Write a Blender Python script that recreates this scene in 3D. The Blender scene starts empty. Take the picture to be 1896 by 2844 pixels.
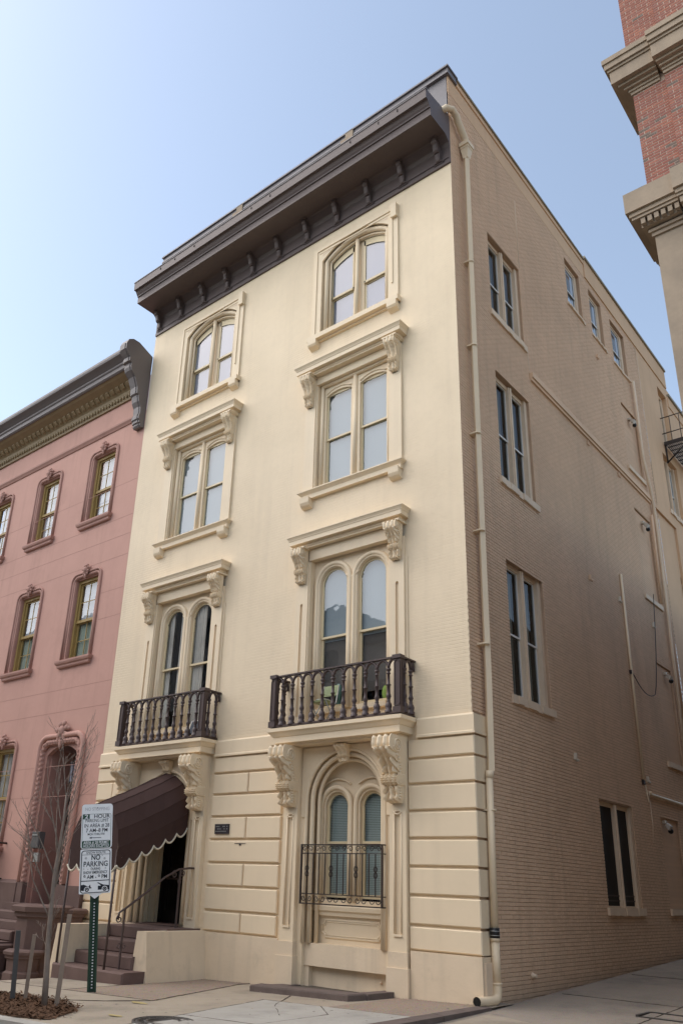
import bpy, bmesh, math, random
from mathutils import Matrix, Vector
random.seed(7)
R_ = math.radians
scene = bpy.context.scene
COL = scene.collection

# ------------------------------------------------------------------ camera
cam = bpy.data.cameras.new('camera'); camo = bpy.data.objects.new('camera', cam); COL.objects.link(camo)
RT = (0.7607822178, 0.6478372072, 0.0389534333)
DN = (-0.2105390508, 0.3031282112, -0.9294012028)
FW = (-0.6139085642, 0.6988706894, 0.3670095834)
camo.matrix_world = Matrix(((RT[0], -DN[0], -FW[0], 6.975), (RT[1], -DN[1], -FW[1], -12.666),
                            (RT[2], -DN[2], -FW[2], 1.64), (0, 0, 0, 1)))
cam.sensor_fit = 'VERTICAL'; cam.sensor_height = 36.0; cam.sensor_width = 24.0
cam.lens = 2240.23 / 2844 * 36
cam.shift_x = (948 - 835.685) / 2844
cam.shift_y = (1575.68 - 1422) / 2844
cam.clip_end = 3000
scene.camera = camo

# ------------------------------------------------------------------ sky, sun, exposure
SUN_EL, SUN_AZ = 48.0, 234.0# azimuth: clockwise from +Y (into the block), seen from above
w = bpy.data.worlds.new('World'); scene.world = w; w.use_nodes = True
nt = w.node_tree; nt.nodes.clear()
sky = nt.nodes.new('ShaderNodeTexSky'); sky.sky_type = 'NISHITA'; sky.sun_disc = False
sky.sun_elevation = R_(SUN_EL); sky.sun_rotation = R_(SUN_AZ)
sky.air_density = 1.0; sky.dust_density = 1.3; sky.ozone_density = 1.0; sky.altitude = 20
bgn = nt.nodes.new('ShaderNodeBackground'); bgn.inputs[1].default_value = 0.135
out = nt.nodes.new('ShaderNodeOutputWorld')
hsv = nt.nodes.new('ShaderNodeHueSaturation'); hsv.inputs['Hue'].default_value = .494; hsv.inputs['Saturation'].default_value = 0.76     # thin milky haze over the whole sky
nt.links.new(sky.outputs[0], hsv.inputs['Color']); nt.links.new(hsv.outputs[0], bgn.inputs[0]); nt.links.new(bgn.outputs[0], out.inputs[0])
sl = bpy.data.lights.new('sun', 'SUN'); sl.energy = 1.25; sl.angle = R_(100); sl.color = (1.0, 0.90, 0.76)
so = bpy.data.objects.new('sun', sl); COL.objects.link(so)
az = R_(SUN_AZ); el = R_(SUN_EL)
sd = Vector((math.sin(az) * math.cos(el), math.cos(az) * math.cos(el), math.sin(el)))
so.rotation_euler = (-sd).to_track_quat('-Z', 'Y').to_euler()
so.location = sd * 60
vs = scene.view_settings
vs.view_transform = 'Standard'; vs.look = 'None'; vs.exposure = 1.05; vs.gamma = 1.0
vs.use_curve_mapping = False
scene.render.resolution_x, scene.render.resolution_y = 682, 1024

# ------------------------------------------------------------------ materials
MATS = {}
def nodes(m):
    m.use_nodes = True; t = m.node_tree; t.nodes.clear()
    o = t.nodes.new('ShaderNodeOutputMaterial'); b = t.nodes.new('ShaderNodeBsdfPrincipled')
    t.links.new(b.outputs[0], o.inputs[0]); return t, b, o
def lk(t, a, b): t.links.new(a, b)
def mixc(t, fac, a, b, mode='MIX'):
    n = t.nodes.new('ShaderNodeMix'); n.data_type = 'RGBA'; n.blend_type = mode
    for s, v in ((0, fac), (6, a), (7, b)):
        if hasattr(v, 'is_output'): lk(t, v, n.inputs[s])
        else: n.inputs[s].default_value = v if s == 0 else (*v[:3], 1)
    return n.outputs[2]
def noise(t, scale, detail=6, rough=.6, vec=None, dim='3D'):
    n = t.nodes.new('ShaderNodeTexNoise'); n.inputs['Scale'].default_value = scale
    n.inputs['Detail'].default_value = detail; n.inputs['Roughness'].default_value = rough
    if vec is not None: lk(t, vec, n.inputs['Vector'])
    return n.outputs[0]
def ramp(t, f, p0, p1, c0=(0, 0, 0), c1=(1, 1, 1)):
    n = t.nodes.new('ShaderNodeValToRGB'); lk(t, f, n.inputs[0])
    e = n.color_ramp.elements; e[0].position = p0; e[1].position = p1
    e[0].color = (*c0, 1); e[1].color = (*c1, 1); return n.outputs[0]
def objco(t, scale=(1, 1, 1), rot=(0, 0, 0)):
    c = t.nodes.new('ShaderNodeTexCoord'); m = t.nodes.new('ShaderNodeMapping')
    m.inputs['Scale'].default_value = scale; m.inputs['Rotation'].default_value = rot
    lk(t, c.outputs['Object'], m.inputs[0]); return m.outputs[0]
def bump(t, b, h, strength, dist, prev=None):
    n = t.nodes.new('ShaderNodeBump'); n.inputs['Strength'].default_value = strength
    n.inputs['Distance'].default_value = dist; lk(t, h, n.inputs['Height'])
    if prev is not None: lk(t, prev, n.inputs['Normal'])
    lk(t, n.outputs[0], b.inputs['Normal']); return n.outputs[0]
def mat(name, col, rough=.7, var=.12, vscale=1.2, spec=.3, bumps=((60, .15, .002),), streak=0.0, metal=0, col2=None, speck=None, stain=None, island=0):
    """weathered paint / stone / metal: two noise scales of tone, optional vertical streaks, fine relief"""
    m = bpy.data.materials.new(name); t, b, o = nodes(m)
    co = objco(t)
    n1 = noise(t, vscale, 5, .6, co); n2 = noise(t, vscale * 9, 6, .65, co)
    d = tuple(c * (1 - var) for c in (col2 or col)); l = tuple(min(1, c * (1 + var * .6)) for c in col)
    c = mixc(t, ramp(t, n1, .3, .7), d, l)
    c = mixc(t, .35, c, mixc(t, n2, d, l))
    if streak:
        s = noise(t, 1.0, 6, .6, objco(t, (3.5, 3.5, .22)))
        c = mixc(t, ramp(t, s, .52, .78), c, mixc(t, streak, c, tuple(q * .45 for q in col)))
    if island:                                         # each brick a touch lighter or darker than its neighbour
        ad = t.nodes.new('ShaderNodeMath'); ad.operation = 'ADD'; lk(t, t.nodes.new('ShaderNodeNewGeometry').outputs['Random Per Island'], ad.inputs[0]); lk(t, t.nodes.new('ShaderNodeObjectInfo').outputs['Random'], ad.inputs[1])
        fr_ = t.nodes.new('ShaderNodeMath'); fr_.operation = 'FRACT'; lk(t, ad.outputs[0], fr_.inputs[0])
        c = mixc(t, fr_.outputs[0], mixc(t, island, c, tuple(q * .55 for q in col)), c)
    if stain:
        sn = noise(t, stain[0], 7, .68, objco(t, (1, 1, 1), (0, 0, .6))); c = mixc(t, ramp(t, sn, stain[1], stain[1] + .16), c, tuple(q * stain[2] for q in col))
    if speck:
        v = t.nodes.new('ShaderNodeTexVoronoi'); v.inputs['Scale'].default_value = speck[0]; lk(t, co, v.inputs['Vector'])
        c = mixc(t, speck[1], c, mixc(t, .5, v.outputs['Color'], speck[2]))
    lk(t, c, b.inputs['Base Color'])
    b.inputs['Roughness'].default_value = rough; b.inputs['Specular IOR Level'].default_value = spec
    b.inputs['Metallic'].default_value = metal
    pv = None
    for sc, st, di in bumps: pv = bump(t, b, noise(t, sc, 5, .6, co), st, di, pv)
    m['c'] = 1; MATS[name] = m; return m
CREAM = (.805, .655, .455)
mat('cream_paint', CREAM, .55, .07, .8, .35, ((9, .12, .01), (70, .12, .002)), streak=.12)
mat('cream_plinth', (.75, .605, .43), .65, .10, 1.1, .3, ((5, .3, .02), (45, .25, .004)), streak=.3, stain=(2.2, .56, .82))
mat('cream_sash', (.68, .56, .35), .45, .06, 2, .4, ())
mat('side_paint', (.74, .515, .345), .75, .14, .35, .2, ((25, .3, .004),), streak=.30, stain=(.7, .56, .84), island=.16)
mat('side_joint', (.46, .32, .22), .9, .2, 2, .1, ())
mat('side_stucco', (.68, .46, .29), .85, .12, .5, .15, ((40, .3, .004),), streak=.15)
mat('side_trim', (.74, .58, .42), .7, .12, 1.5, .25, ((18, .35, .008),))
mat('pipe_paint', (.76, .61, .42), .45, .1, 1.5, .4, ((14, .1, .004),), streak=.15)
mat('brown_paint', (.112, .083, .076), .5, .15, 1.0, .4, ((30, .12, .003),))
mat('flashing', (.20, .19, .20), .5, .2, .7, .4, ((10, .15, .004),), col2=(.16, .14, .14))
mat('side_coping', (.30, .27, .20), .6, .2, 1, .3, ())
mat('iron_brown', (.075, .048, .043), .45, .2, 3, .45, ((60, .2, .002),))
mat('iron_black', (.035, .024, .02), .5, .2, 3, .4, ())
mat('pink_stucco', (.57, .33, .265), .8, .10, .7, .2, ((4, .18, .02), (50, .2, .003)), streak=.22, stain=(.8, .56, .88))
mat('pink_trim', (.44, .245, .195), .7, .14, 2, .25, ((30, .25, .004),), streak=.1)
mat('ochre_frame', (.36, .245, .085), .5, .15, 2, .35, ())
mat('ochre_cornice', (.27, .195, .105), .6, .2, 2.5, .3, ((40, .2, .003),))
mat('grey_cornice', (.15, .13, .125), .45, .15, 1, .4, ((20, .1, .003),), col2=(.17, .14, .13))
mat('brownstone', (.165, .108, .092), .8, .22, 2, .2, ((12, .4, .012), (80, .3, .003)))
mat('dark_stone', (.15, .115, .10), .85, .25, 3, .2, ((14, .5, .012), (90, .35, .003)))
mat('awning_cloth', (.062, .036, .032), .85, .18, 1.5, .15, ((3, .25, .03), (160, .15, .001)))
mat('awning_trim', (.62, .56, .44), .8, .1, 3, .2, ())
mat('concrete_light', (.40, .375, .33), .85, .14, .9, .2, ((8, .2, .01), (120, .35, .003)), col2=(.36, .33, .28), speck=(160, .12, (.35, .32, .27)), stain=(1.1, .52, .70))
mat('concrete_tan', (.35, .285, .205), .9, .16, .8, .2, ((8, .2, .01), (110, .4, .004)), col2=(.34, .28, .21), speck=(130, .15, (.35, .3, .22)), stain=(1.0, .50, .66))
mat('aggregate', (.235, .155, .095), .95, .16, 1.3, .15, ((60, .5, .006),), speck=(85, .35, (.33, .25, .17)), stain=(1.6, .52, .72))
mat('asphalt', (.085, .08, .075), .9, .2, .6, .2, ((90, .5, .005),), speck=(120, .2, (.12, .11, .1)))
mat('alley_paving', (.27, .215, .16), .9, .22, .5, .2, ((6, .25, .012), (80, .5, .005)), speck=(110, .2, (.2, .18, .15)), stain=(.55, .48, .55))
mat('earth', (.12, .10, .08), .95, .2, .1, .1, ())
mat('tower_stone', (.40, .31, .22), .8, .2, 1.2, .2, ((10, .25, .01), (70, .25, .003)), col2=(.31, .25, .19), streak=.35)
mat('tower_mortar', (.48, .365, .29), .9, .12, 3, .1, ())
mat('brick_dark', (.19, .145, .12), .85, .25, 9, .15, ((60, .3, .003),))
mat('sign_white', (.95, .95, .94), .4, .05, 4, .4, ())
mat('sign_green', (.02, .075, .045), .45, .05, 4, .4, ())
mat('sign_ink', (.02, .022, .03), .5, .05, 4, .3, ())
mat('sign_faded', (.56, .55, .55), .5, .03, 4, .3, ())
mat('post_green', (.02, .055, .03), .5, .25, 6, .4, ())
mat('galvanised', (.42, .42, .40), .4, .2, 6, .5, (), metal=.6)
mat('bark', (.27, .215, .175), .9, .25, 8, .15, ((40, .4, .004),))
mat('old_wood', (.33, .25, .19), .85, .25, 5, .15, ((30, .3, .004),))
mat('post_dark', (.10, .095, .09), .7, .2, 5, .3, ())
mat('orange_wood', (.48, .25, .075), .7, .12, 4, .25, ())
mat('mulch', (.125, .07, .042), .95, .35, 14, .1, ((40, .5, .01),))
mat('plaque', (.05, .045, .05), .4, .15, 12, .5, (), metal=.3)
mat('dark_room', (.012, .010, .009), .6, .1, 2, .3, ())
mat('door_brown', (.042, .027, .021), .5, .15, 3, .4, ())
mat('shade_white', (.48, .49, .51), .8, .05, .7, .2, ())
mat('shade_lilac', (.29, .30, .37), .8, .03, .5, .2, ())
mat('shade_blue', (.27, .32, .345), .8, .10, .8, .2, ())
mat('curtain', (.58, .54, .47), .9, .35, 1.2, .1, ())
mat('curtain_dark', (.11, .10, .09), .9, .3, 1.2, .1, ())
mat('curtain_green', (.36, .42, .33), .9, .25, 1.5, .1, ())
mat('blind_slat', (.32, .385, .355), .6, .06, 2, .3, ())
mat('white_sash', (.72, .70, .66), .5, .06, 3, .35, ())
mat('chair_green', (.28, .33, .16), .5, .1, 4, .35, ())
mat('chair_navy', (.045, .055, .075), .6, .12, 4, .3, ())
mat('cushion', (.62, .60, .50), .8, .1, 4, .2, ())
mat('lime', (.20, .30, .07), .7, .15, 6, .2, ())
mat('teal', (.10, .20, .18), .6, .1, 5, .3, ())
mat('plastic_grey', (.10, .10, .10), .5, .1, 5, .4, ())
mat('lamp_white', (.50, .46, .40), .4, .1, 5, .4, ())
mat('lamp_cream', (.55, .48, .38), .4, .1, 5, .4, ())
mat('rubber', (.012, .012, .012), .4, .1, 5, .4, ())
mat('iron_cover', (.06, .052, .046), .6, .25, 9, .4, ((50, .3, .004),), metal=.3)
mat('paint_yellow', (.45, .36, .17), .8, .25, 9, .2, ())
mat('opposite_wall', (.38, .34, .31), .8, .2, .4, .2, ())

def front_brick():
    m = bpy.data.materials.new('cream_brick'); t, b, o = nodes(m); co = objco(t)
    n1 = noise(t, .45, 5, .6, co); n2 = noise(t, 6, 6, .65, co)
    c = mixc(t, ramp(t, n1, .3, .7), tuple(q * .94 for q in CREAM), tuple(q * 1.05 for q in CREAM))
    c = mixc(t, ramp(t, n2, .45, .8), c, mixc(t, .12, c, (.50, .38, .25)))
    sk = noise(t, 1.0, 6, .6, objco(t, (3.0, 3.0, .16))); c = mixc(t, ramp(t, sk, .50, .80), c, mixc(t, .16, c, (.42, .32, .22)))
    lk(t, c, b.inputs['Base Color']); b.inputs['Roughness'].default_value = .6; b.inputs['Specular IOR Level'].default_value = .3
    sp = t.nodes.new('ShaderNodeSeparateXYZ'); lk(t, co, sp.inputs[0])
    cb = t.nodes.new('ShaderNodeCombineXYZ'); lk(t, sp.outputs[0], cb.inputs[0]); lk(t, sp.outputs[2], cb.inputs[1])
    br = t.nodes.new('ShaderNodeTexBrick'); lk(t, cb.outputs[0], br.inputs[0])
    for k, v in (('Scale', 1.0), ('Mortar Size', .007), ('Mortar Smooth', .9), ('Brick Width', .214), ('Row Height', .0677)): br.inputs[k].default_value = v
    br.inputs['Color1'].default_value = (.9, .9, .9, 1); br.inputs['Color2'].default_value = (1, 1, 1, 1); br.inputs['Mortar'].default_value = (.25, .25, .25, 1)
    pat = noise(t, .6, 3, .5, co)
    h = mixc(t, ramp(t, pat, .42, .62, (.15,) * 3, (1,) * 3), (.8, .8, .8), br.outputs[0])
    pv = bump(t, b, h, .75, .008)
    bump(t, b, noise(t, 3.0, 4, .6, objco(t, (1, 1, 5))), .25, .01, pv)
    MATS['cream_brick'] = m
front_brick()

def red_brick():
    for nm, rnd in (('brick_red', 'OBJ'), ('brick_red_mass', 'ISL')):
        m = bpy.data.materials.new(nm); t, b, o = nodes(m); co = objco(t)
        if rnd == 'OBJ': r = t.nodes.new('ShaderNodeObjectInfo').outputs['Random']
        else: r = t.nodes.new('ShaderNodeNewGeometry').outputs['Random Per Island']
        n = t.nodes.new('ShaderNodeValToRGB'); lk(t, r, n.inputs[0]); e = n.color_ramp.elements
        e[0].position = 0; e[0].color = (.27, .105, .08, 1); e[1].position = 1; e[1].color = (.37, .165, .125, 1)
        for p, c in ((.3, (.30, .115, .08)), (.6, (.27, .12, .10)), (.8, (.42, .165, .105))):
            q = e.new(p); q.color = (*c, 1)
        c = mixc(t, .4, n.outputs[0], mixc(t, noise(t, 30, 4, .6, co), (.20, .08, .065), (.40, .18, .135)))
        lk(t, c, b.inputs['Base Color']); b.inputs['Roughness'].default_value = .85; b.inputs['Specular IOR Level'].default_value = .15
        bump(t, b, noise(t, 90, 4, .6, co), .3, .003); MATS[nm] = m
red_brick()

def glass_mat(name, ior, tint):
    """thin window pane: see through, with a Fresnel reflection of the sky and the street"""
    m = bpy.data.materials.new(name); m.use_nodes = True; t = m.node_tree; t.nodes.clear()
    o = t.nodes.new('ShaderNodeOutputMaterial'); mx = t.nodes.new('ShaderNodeMixShader')
    tr = t.nodes.new('ShaderNodeBsdfTransparent'); tr.inputs[0].default_value = (*tint, 1)
    gl = t.nodes.new('ShaderNodeBsdfGlossy'); gl.inputs['Roughness'].default_value = .015
    fr = t.nodes.new('ShaderNodeFresnel'); mr = t.nodes.new('ShaderNodeMapRange')      # same reflectance from both faces of the sheet
    mr.inputs[3].default_value = ior; mr.inputs[4].default_value = 1 / ior
    lk(t, t.nodes.new('ShaderNodeNewGeometry').outputs['Backfacing'], mr.inputs[0]); lk(t, mr.outputs[0], fr.inputs[0])
    co = objco(t); bp = t.nodes.new('ShaderNodeBump'); bp.inputs['Strength'].default_value = .10; bp.inputs['Distance'].default_value = .03
    lk(t, noise(t, 1.6, 2, .5, co), bp.inputs['Height']); lk(t, bp.outputs[0], gl.inputs['Normal'])
    lk(t, fr.outputs[0], mx.inputs[0]); lk(t, tr.outputs[0], mx.inputs[1]); lk(t, gl.outputs[0], mx.inputs[2])
    lk(t, mx.outputs[0], o.inputs[0]); MATS[name] = m
glass_mat('glass', 1.9, (.97, .985, .99))
glass_mat('glass_dark', 1.36, (.52, .55, .55))

# ------------------------------------------------------------------ mesh helpers
ID = lambda u, d, z: (u, d, z)
SIDE = lambda u, d, z: (-d, u, z)           # a wall facing +X: u runs along +Y, d into the wall
class MB:
    def __init__(s, tf=ID): s.v = []; s.f = []; s.tf = tf; s.sm = []
    def add(s, vs, fs, smooth=False):
        n = len(s.v); s.v += [s.tf(*p) for p in vs]
        for f in fs: s.f.append([n + i for i in f]); s.sm.append(smooth)
        return s
    def box(s, x0, x1, y0, y1, z0, z1):
        return s.add([(x0, y0, z0), (x1, y0, z0), (x1, y1, z0), (x0, y1, z0), (x0, y0, z1), (x1, y0, z1), (x1, y1, z1), (x0, y1, z1)],
                     [(0, 3, 2, 1), (4, 5, 6, 7), (0, 1, 5, 4), (1, 2, 6, 5), (2, 3, 7, 6), (3, 0, 4, 7)])
    def pane(s, u0, u1, d, z0, z1): return s.add([(u0, d, z0), (u1, d, z0), (u1, d, z1), (u0, d, z1)], [(0, 1, 2, 3)])
    def cham(s, x0, x1, y0, y1, z0, z1, c):
        """box whose front (low d) edges are chamfered by c"""
        a = [(x0, y1, z0), (x1, y1, z0), (x1, y1, z1), (x0, y1, z1), (x0, y0 + c, z0), (x1, y0 + c, z0), (x1, y0 + c, z1), (x0, y0 + c, z1),
             (x0 + c, y0, z0 + c), (x1 - c, y0, z0 + c), (x1 - c, y0, z1 - c), (x0 + c, y0, z1 - c)]
        f = [(0, 3, 2, 1)]
        for i in range(4):
            j = (i + 1) % 4; f += [(i, j, 4 + j, 4 + i), (4 + i, 4 + j, 8 + j, 8 + i)]
        f.append((8, 9, 10, 11)); return s.add(a, f)
    def prism(s, prof, u0, u1, smooth=False):
        """profile of (d, z) extruded along u"""
        n = len(prof); vs = [(u0, d, z) for d, z in prof] + [(u1, d, z) for d, z in prof]
        s.add(vs, [(i, (i + 1) % n, n + (i + 1) % n, n + i) for i in range(n)], smooth)
        return s.add(vs, [tuple(range(n))[::-1], tuple(range(n, 2 * n))])
    def plan(s, poly, z0, z1):
        """polygon of (u, d) extruded in z"""
        n = len(poly); vs = [(u, d, z0) for u, d in poly] + [(u, d, z1) for u, d in poly]
        return s.add(vs, [(i, (i + 1) % n, n + (i + 1) % n, n + i) for i in range(n)] + [tuple(range(n))[::-1], tuple(range(n, 2 * n))])
    def front(s, poly, d0, d1):
        """polygon of (u, z) extruded in d"""
        n = len(poly); vs = [(u, d0, z) for u, z in poly] + [(u, d1, z) for u, z in poly]
        return s.add(vs, [(i, (i + 1) % n, n + (i + 1) % n, n + i) for i in range(n)] + [tuple(range(n))[::-1], tuple(range(n, 2 * n))])
    def mitre(s, u0, u1, prof, d0=0.0, ends=(1, 1)):
        """moulding of (projection, z) along u with mitred returns to the wall at d0"""
        n = len(prof); vs = []
        for p, z in prof:
            a = u0 - p * ends[0]; b = u1 + p * ends[1]
            vs += [(a, d0, z), (a, d0 - p, z), (b, d0 - p, z), (b, d0, z)]
        f = []
        for i in range(n - 1):
            for k in range(3): f.append((4 * i + k, 4 * i + k + 1, 4 * i + 4 + k + 1, 4 * i + 4 + k))
        f += [(0, 3, 2, 1), (4 * n - 4, 4 * n - 3, 4 * n - 2, 4 * n - 1)]
        return s.add(vs, f)
    def tube(s, pts, r, n=8, close=True, smooth=True):
        pts = [Vector(p) for p in pts]; m = len(pts); rs = r if isinstance(r, (list, tuple)) else [r] * m
        vs = []; up = None
        for i, p in enumerate(pts):
            t = (pts[min(i + 1, m - 1)] - pts[max(i - 1, 0)])
            if t.length < 1e-9: t = Vector((0, 0, 1))
            t.normalize()
            if up is None:
                up = Vector((0, 0, 1)) if abs(t.z) < .9 else Vector((1, 0, 0))
            a = t.cross(up)
            if a.length < 1e-6: a = t.orthogonal()
            a.normalize(); b = a.cross(t); b.normalize(); up = b
            for k in range(n):
                q = 2 * math.pi * k / n; c = p + a * (rs[i] * math.cos(q)) + b * (rs[i] * math.sin(q)); vs.append(tuple(c))
        f = [(i * n + k, i * n + (k + 1) % n, (i + 1) * n + (k + 1) % n, (i + 1) * n + k) for i in range(m - 1) for k in range(n)]
        s.add(vs, f, smooth)
        if close: s.add(vs[:n], [tuple(range(n))[::-1]]); s.add(vs[-n:], [tuple(range(n))])
        return s
    def lathe(s, prof, c=(0, 0, 0), n=10, smooth=True):
        vs = []; m = len(prof)
        for r, z in prof:
            for k in range(n):
                q = 2 * math.pi * k / n; vs.append((c[0] + r * math.cos(q), c[1] + r * math.sin(q), c[2] + z))
        f = [(i * n + k, i * n + (k + 1) % n, (i + 1) * n + (k + 1) % n, (i + 1) * n + k) for i in range(m - 1) for k in range(n)]
        s.add(vs, f, smooth); return s.add(vs[:n], [tuple(range(n))[::-1]]).add(vs[-n:], [tuple(range(n))])
    def blob(s, c, r, n=8, m=5):
        vs = []; f = []
        for i in range(m + 1):
            a = math.pi * i / m
            for k in range(n):
                q = 2 * math.pi * k / n
                vs.append((c[0] + r[0] * math.sin(a) * math.cos(q), c[1] + r[1] * math.sin(a) * math.sin(q), c[2] + r[2] * math.cos(a)))
        for i in range(m):
            for k in range(n): f.append((i * n + k, i * n + (k + 1) % n, (i + 1) * n + (k + 1) % n, (i + 1) * n + k))
        return s.add(vs, f, True)
    def plate(s, u0, u1, z0, z1, holes, d0, d1, step=.045):
        """flat plate with holes (cu, half width, z bottom, z spring, rise[, lean]); rise = height of the arch above the spring"""
        xs = {u0, u1}
        for h in holes:
            k = max(2, int(2 * h[1] / step)) if h[4] > 0 else 1
            for i in range(k + 1):
                a = -math.cos(math.pi * i / k) if h[4] > 0 else (-1 + 2 * i / k)
                xs.add(round(h[0] + h[1] * a, 5))
        xs = sorted(x for x in xs if u0 - 1e-6 <= x <= u1 + 1e-6)
        def top(h, x):
            if h[4] <= 0: return h[3]
            q = max(-1, min(1, (x - h[0]) / h[1]))
            if abs(h[4] - h[1]) < 1e-6: return h[3] + h[1] * math.sqrt(max(0, 1 - q * q))
            Rr = (h[1] ** 2 + h[4] ** 2) / (2 * h[4]); return h[3] + h[4] - Rr + math.sqrt(max(0, Rr * Rr - (q * h[1]) ** 2))
        def quad(a, b, za0, zb0, za1, zb1):
            vs = [(a, d0, za0), (b, d0, zb0), (b, d0, zb1), (a, d0, za1), (a, d1, za0), (b, d1, zb0), (b, d1, zb1), (a, d1, za1)]
            return vs
        for a, b in zip(xs, xs[1:]):
            if b - a < 1e-5: continue
            mid = (a + b) / 2; hs = [h for h in holes if abs(mid - h[0]) < h[1]]
            if not hs:
                s.add(quad(a, b, z0, z0, z1, z1), [(0, 1, 2, 3), (7, 6, 5, 4), (0, 4, 5, 1), (3, 2, 6, 7)])
            else:
                h = hs[0]; ta, tb = top(h, a), top(h, b)
                s.add(quad(a, b, ta, tb, z1, z1), [(0, 1, 2, 3), (7, 6, 5, 4), (0, 4, 5, 1), (3, 2, 6, 7)])
                if h[2] > z0 + 1e-5: s.add(quad(a, b, z0, z0, h[2], h[2]), [(0, 1, 2, 3), (7, 6, 5, 4), (0, 4, 5, 1), (3, 2, 6, 7)])
        s.add([(u0, d0, z0), (u0, d1, z0), (u0, d1, z1), (u0, d0, z1)], [(0, 3, 2, 1)])
        s.add([(u1, d0, z0), (u1, d1, z0), (u1, d1, z1), (u1, d0, z1)], [(0, 1, 2, 3)])
        for h in holes:
            for e, fl in ((-1, 0), (1, 1)):
                x = h[0] + e * h[1]; q = [(x, d0, max(z0, h[2])), (x, d1, max(z0, h[2])), (x, d1, h[3]), (x, d0, h[3])]
                s.add(q, [(0, 1, 2, 3) if not fl else (3, 2, 1, 0)])
        return s
    def mesh(s, name, o=(0, 0, 0), mats=None):
        me = bpy.data.meshes.new(name)
        me.from_pydata([(x - o[0], y - o[1], z - o[2]) for x, y, z in s.v], [], s.f)
        if any(s.sm): me.polygons.foreach_set('use_smooth', s.sm)
        me.validate(); me.update(); return me
    def build(s, name, m, parent=None, fix=True, **k):
        o = origin(parent); me = s.mesh(name, o)
        if fix:
            bm = bmesh.new(); bm.from_mesh(me); bmesh.ops.remove_doubles(bm, verts=bm.verts, dist=1e-5)
            bmesh.ops.recalc_face_normals(bm, faces=bm.faces); bm.to_mesh(me); bm.free()
        me.materials.append(MATS[m]); return link(name, me, parent, **k)
def origin(p):
    while p is not None and p.parent is not None: p = p.parent
    return tuple(p.location) if p is not None else (0, 0, 0)
def link(name, me, parent=None, loc=None, label=None, cat=None, group=None, kind=None):
    ob = bpy.data.objects.new(name, me); COL.objects.link(ob)
    if parent is not None: ob.parent = parent
    if loc is not None: ob.location = loc
    for k, v in (('label', label), ('category', cat), ('group', group), ('kind', kind)):
        if v: ob[k] = v
    return ob
def thing(name, label, cat, loc=(0, 0, 0), group=None):
    return link(name, None, None, loc, label, cat, group)
def structure(name, mb, m): return mb.build(name, m, None, kind='structure')
def piece(name, me, parent, p):
    """a repeat of a mesh modelled round its own origin, set at world point p"""
    o = origin(parent); return link(name, me, parent, (p[0] - o[0], p[1] - o[1], p[2] - o[2]))
def premesh(mb, name, m, fix=True):
    me = mb.mesh(name)
    if fix:
        bm = bmesh.new(); bm.from_mesh(me); bmesh.ops.recalc_face_normals(bm, faces=bm.faces); bm.to_mesh(me); bm.free()
    me.materials.append(MATS[m]); return me
def arc(cu, cz, r, a0, a1, n, d): return [(cu + r * math.cos(R_(a0 + (a1 - a0) * i / n)), d, cz + r * math.sin(R_(a0 + (a1 - a0) * i / n))) for i in range(n + 1)]
def spiral(cu, cz, r, turns, a0, d, n=22, sgn=1):
    return [(cu + r * (1 - .8 * i / n) * math.cos(a0 + sgn * turns * 2 * math.pi * i / n), d, cz + r * (1 - .8 * i / n) * math.sin(a0 + sgn * turns * 2 * math.pi * i / n)) for i in range(n + 1)]

# ------------------------------------------------------------------ the setting: ground, road, pavement, alley
def zg(x):
    """pavement height along the street (falls gently to the left)"""
    if x > -8.4: return .033 * x + .02
    return -.257 - .12 * min(3.4, -8.4 - x)
def zal(y): return -.01 + (.042 * y if y > 0 else .02 * y)
def sheet(xs, ys, zf):
    m = MB(); n = len(ys)
    m.add([(x, y, zf(x, y)) for x in xs for y in ys],
          [(i * n + j, (i + 1) * n + j, (i + 1) * n + j + 1, i * n + j + 1) for i in range(len(xs) - 1) for j in range(n - 1)]); return m
structure('ground', MB().add([(-900, -900, -1.6), (900, -900, -1.6), (900, 900, -1.6), (-900, 900, -1.6)], [(0, 1, 2, 3)]), 'earth')
XS = [-90, -30, -14, -12, -11.8, -10.5, -9, -8.4, -7, -5, -3, -1, .22]
structure('road', sheet(XS + [4, 20, 90], [-40, -20, -10, -6.2], lambda x, y: zg(min(x, 6)) - .14 + (y + 6.2) * .008 if y < -6.2 else zg(min(x, 6)) - .14), 'asphalt')
pv = structure('pavement', sheet(XS, [-6.02, -4, -2, .6], lambda x, y: zg(x)), 'concrete_tan')
structure('alley_paving', sheet([.16, 1.5, 3, 4.4], [-6.3, -4, -2, 0, 3, 8, 16, 60], lambda x, y: zal(y) - .0), 'alley_paving')
structure('pavement_beyond_alley', sheet([4.4, 8, 20, 90], [-6.02, -3, .4], lambda x, y: .06), 'concrete_tan')
m = MB()
for a, b in zip(XS, XS[1:]):
    za, zb = zg(a) + .006, zg(b) + .006
    m.add([(a, -6.22, za - .2), (b, -6.22, zb - .2), (b, -6.22, zb), (a, -6.22, za), (a, -6.0, za - .2), (b, -6.0, zb - .2), (b, -6.0, zb), (a, -6.0, za)],
          [(0, 1, 2, 3), (3, 2, 6, 7), (4, 7, 6, 5)])
structure('kerb', m, 'concrete_light')
m = MB(); n = 8                                   # stone edge where the pavement drops to the alley
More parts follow.
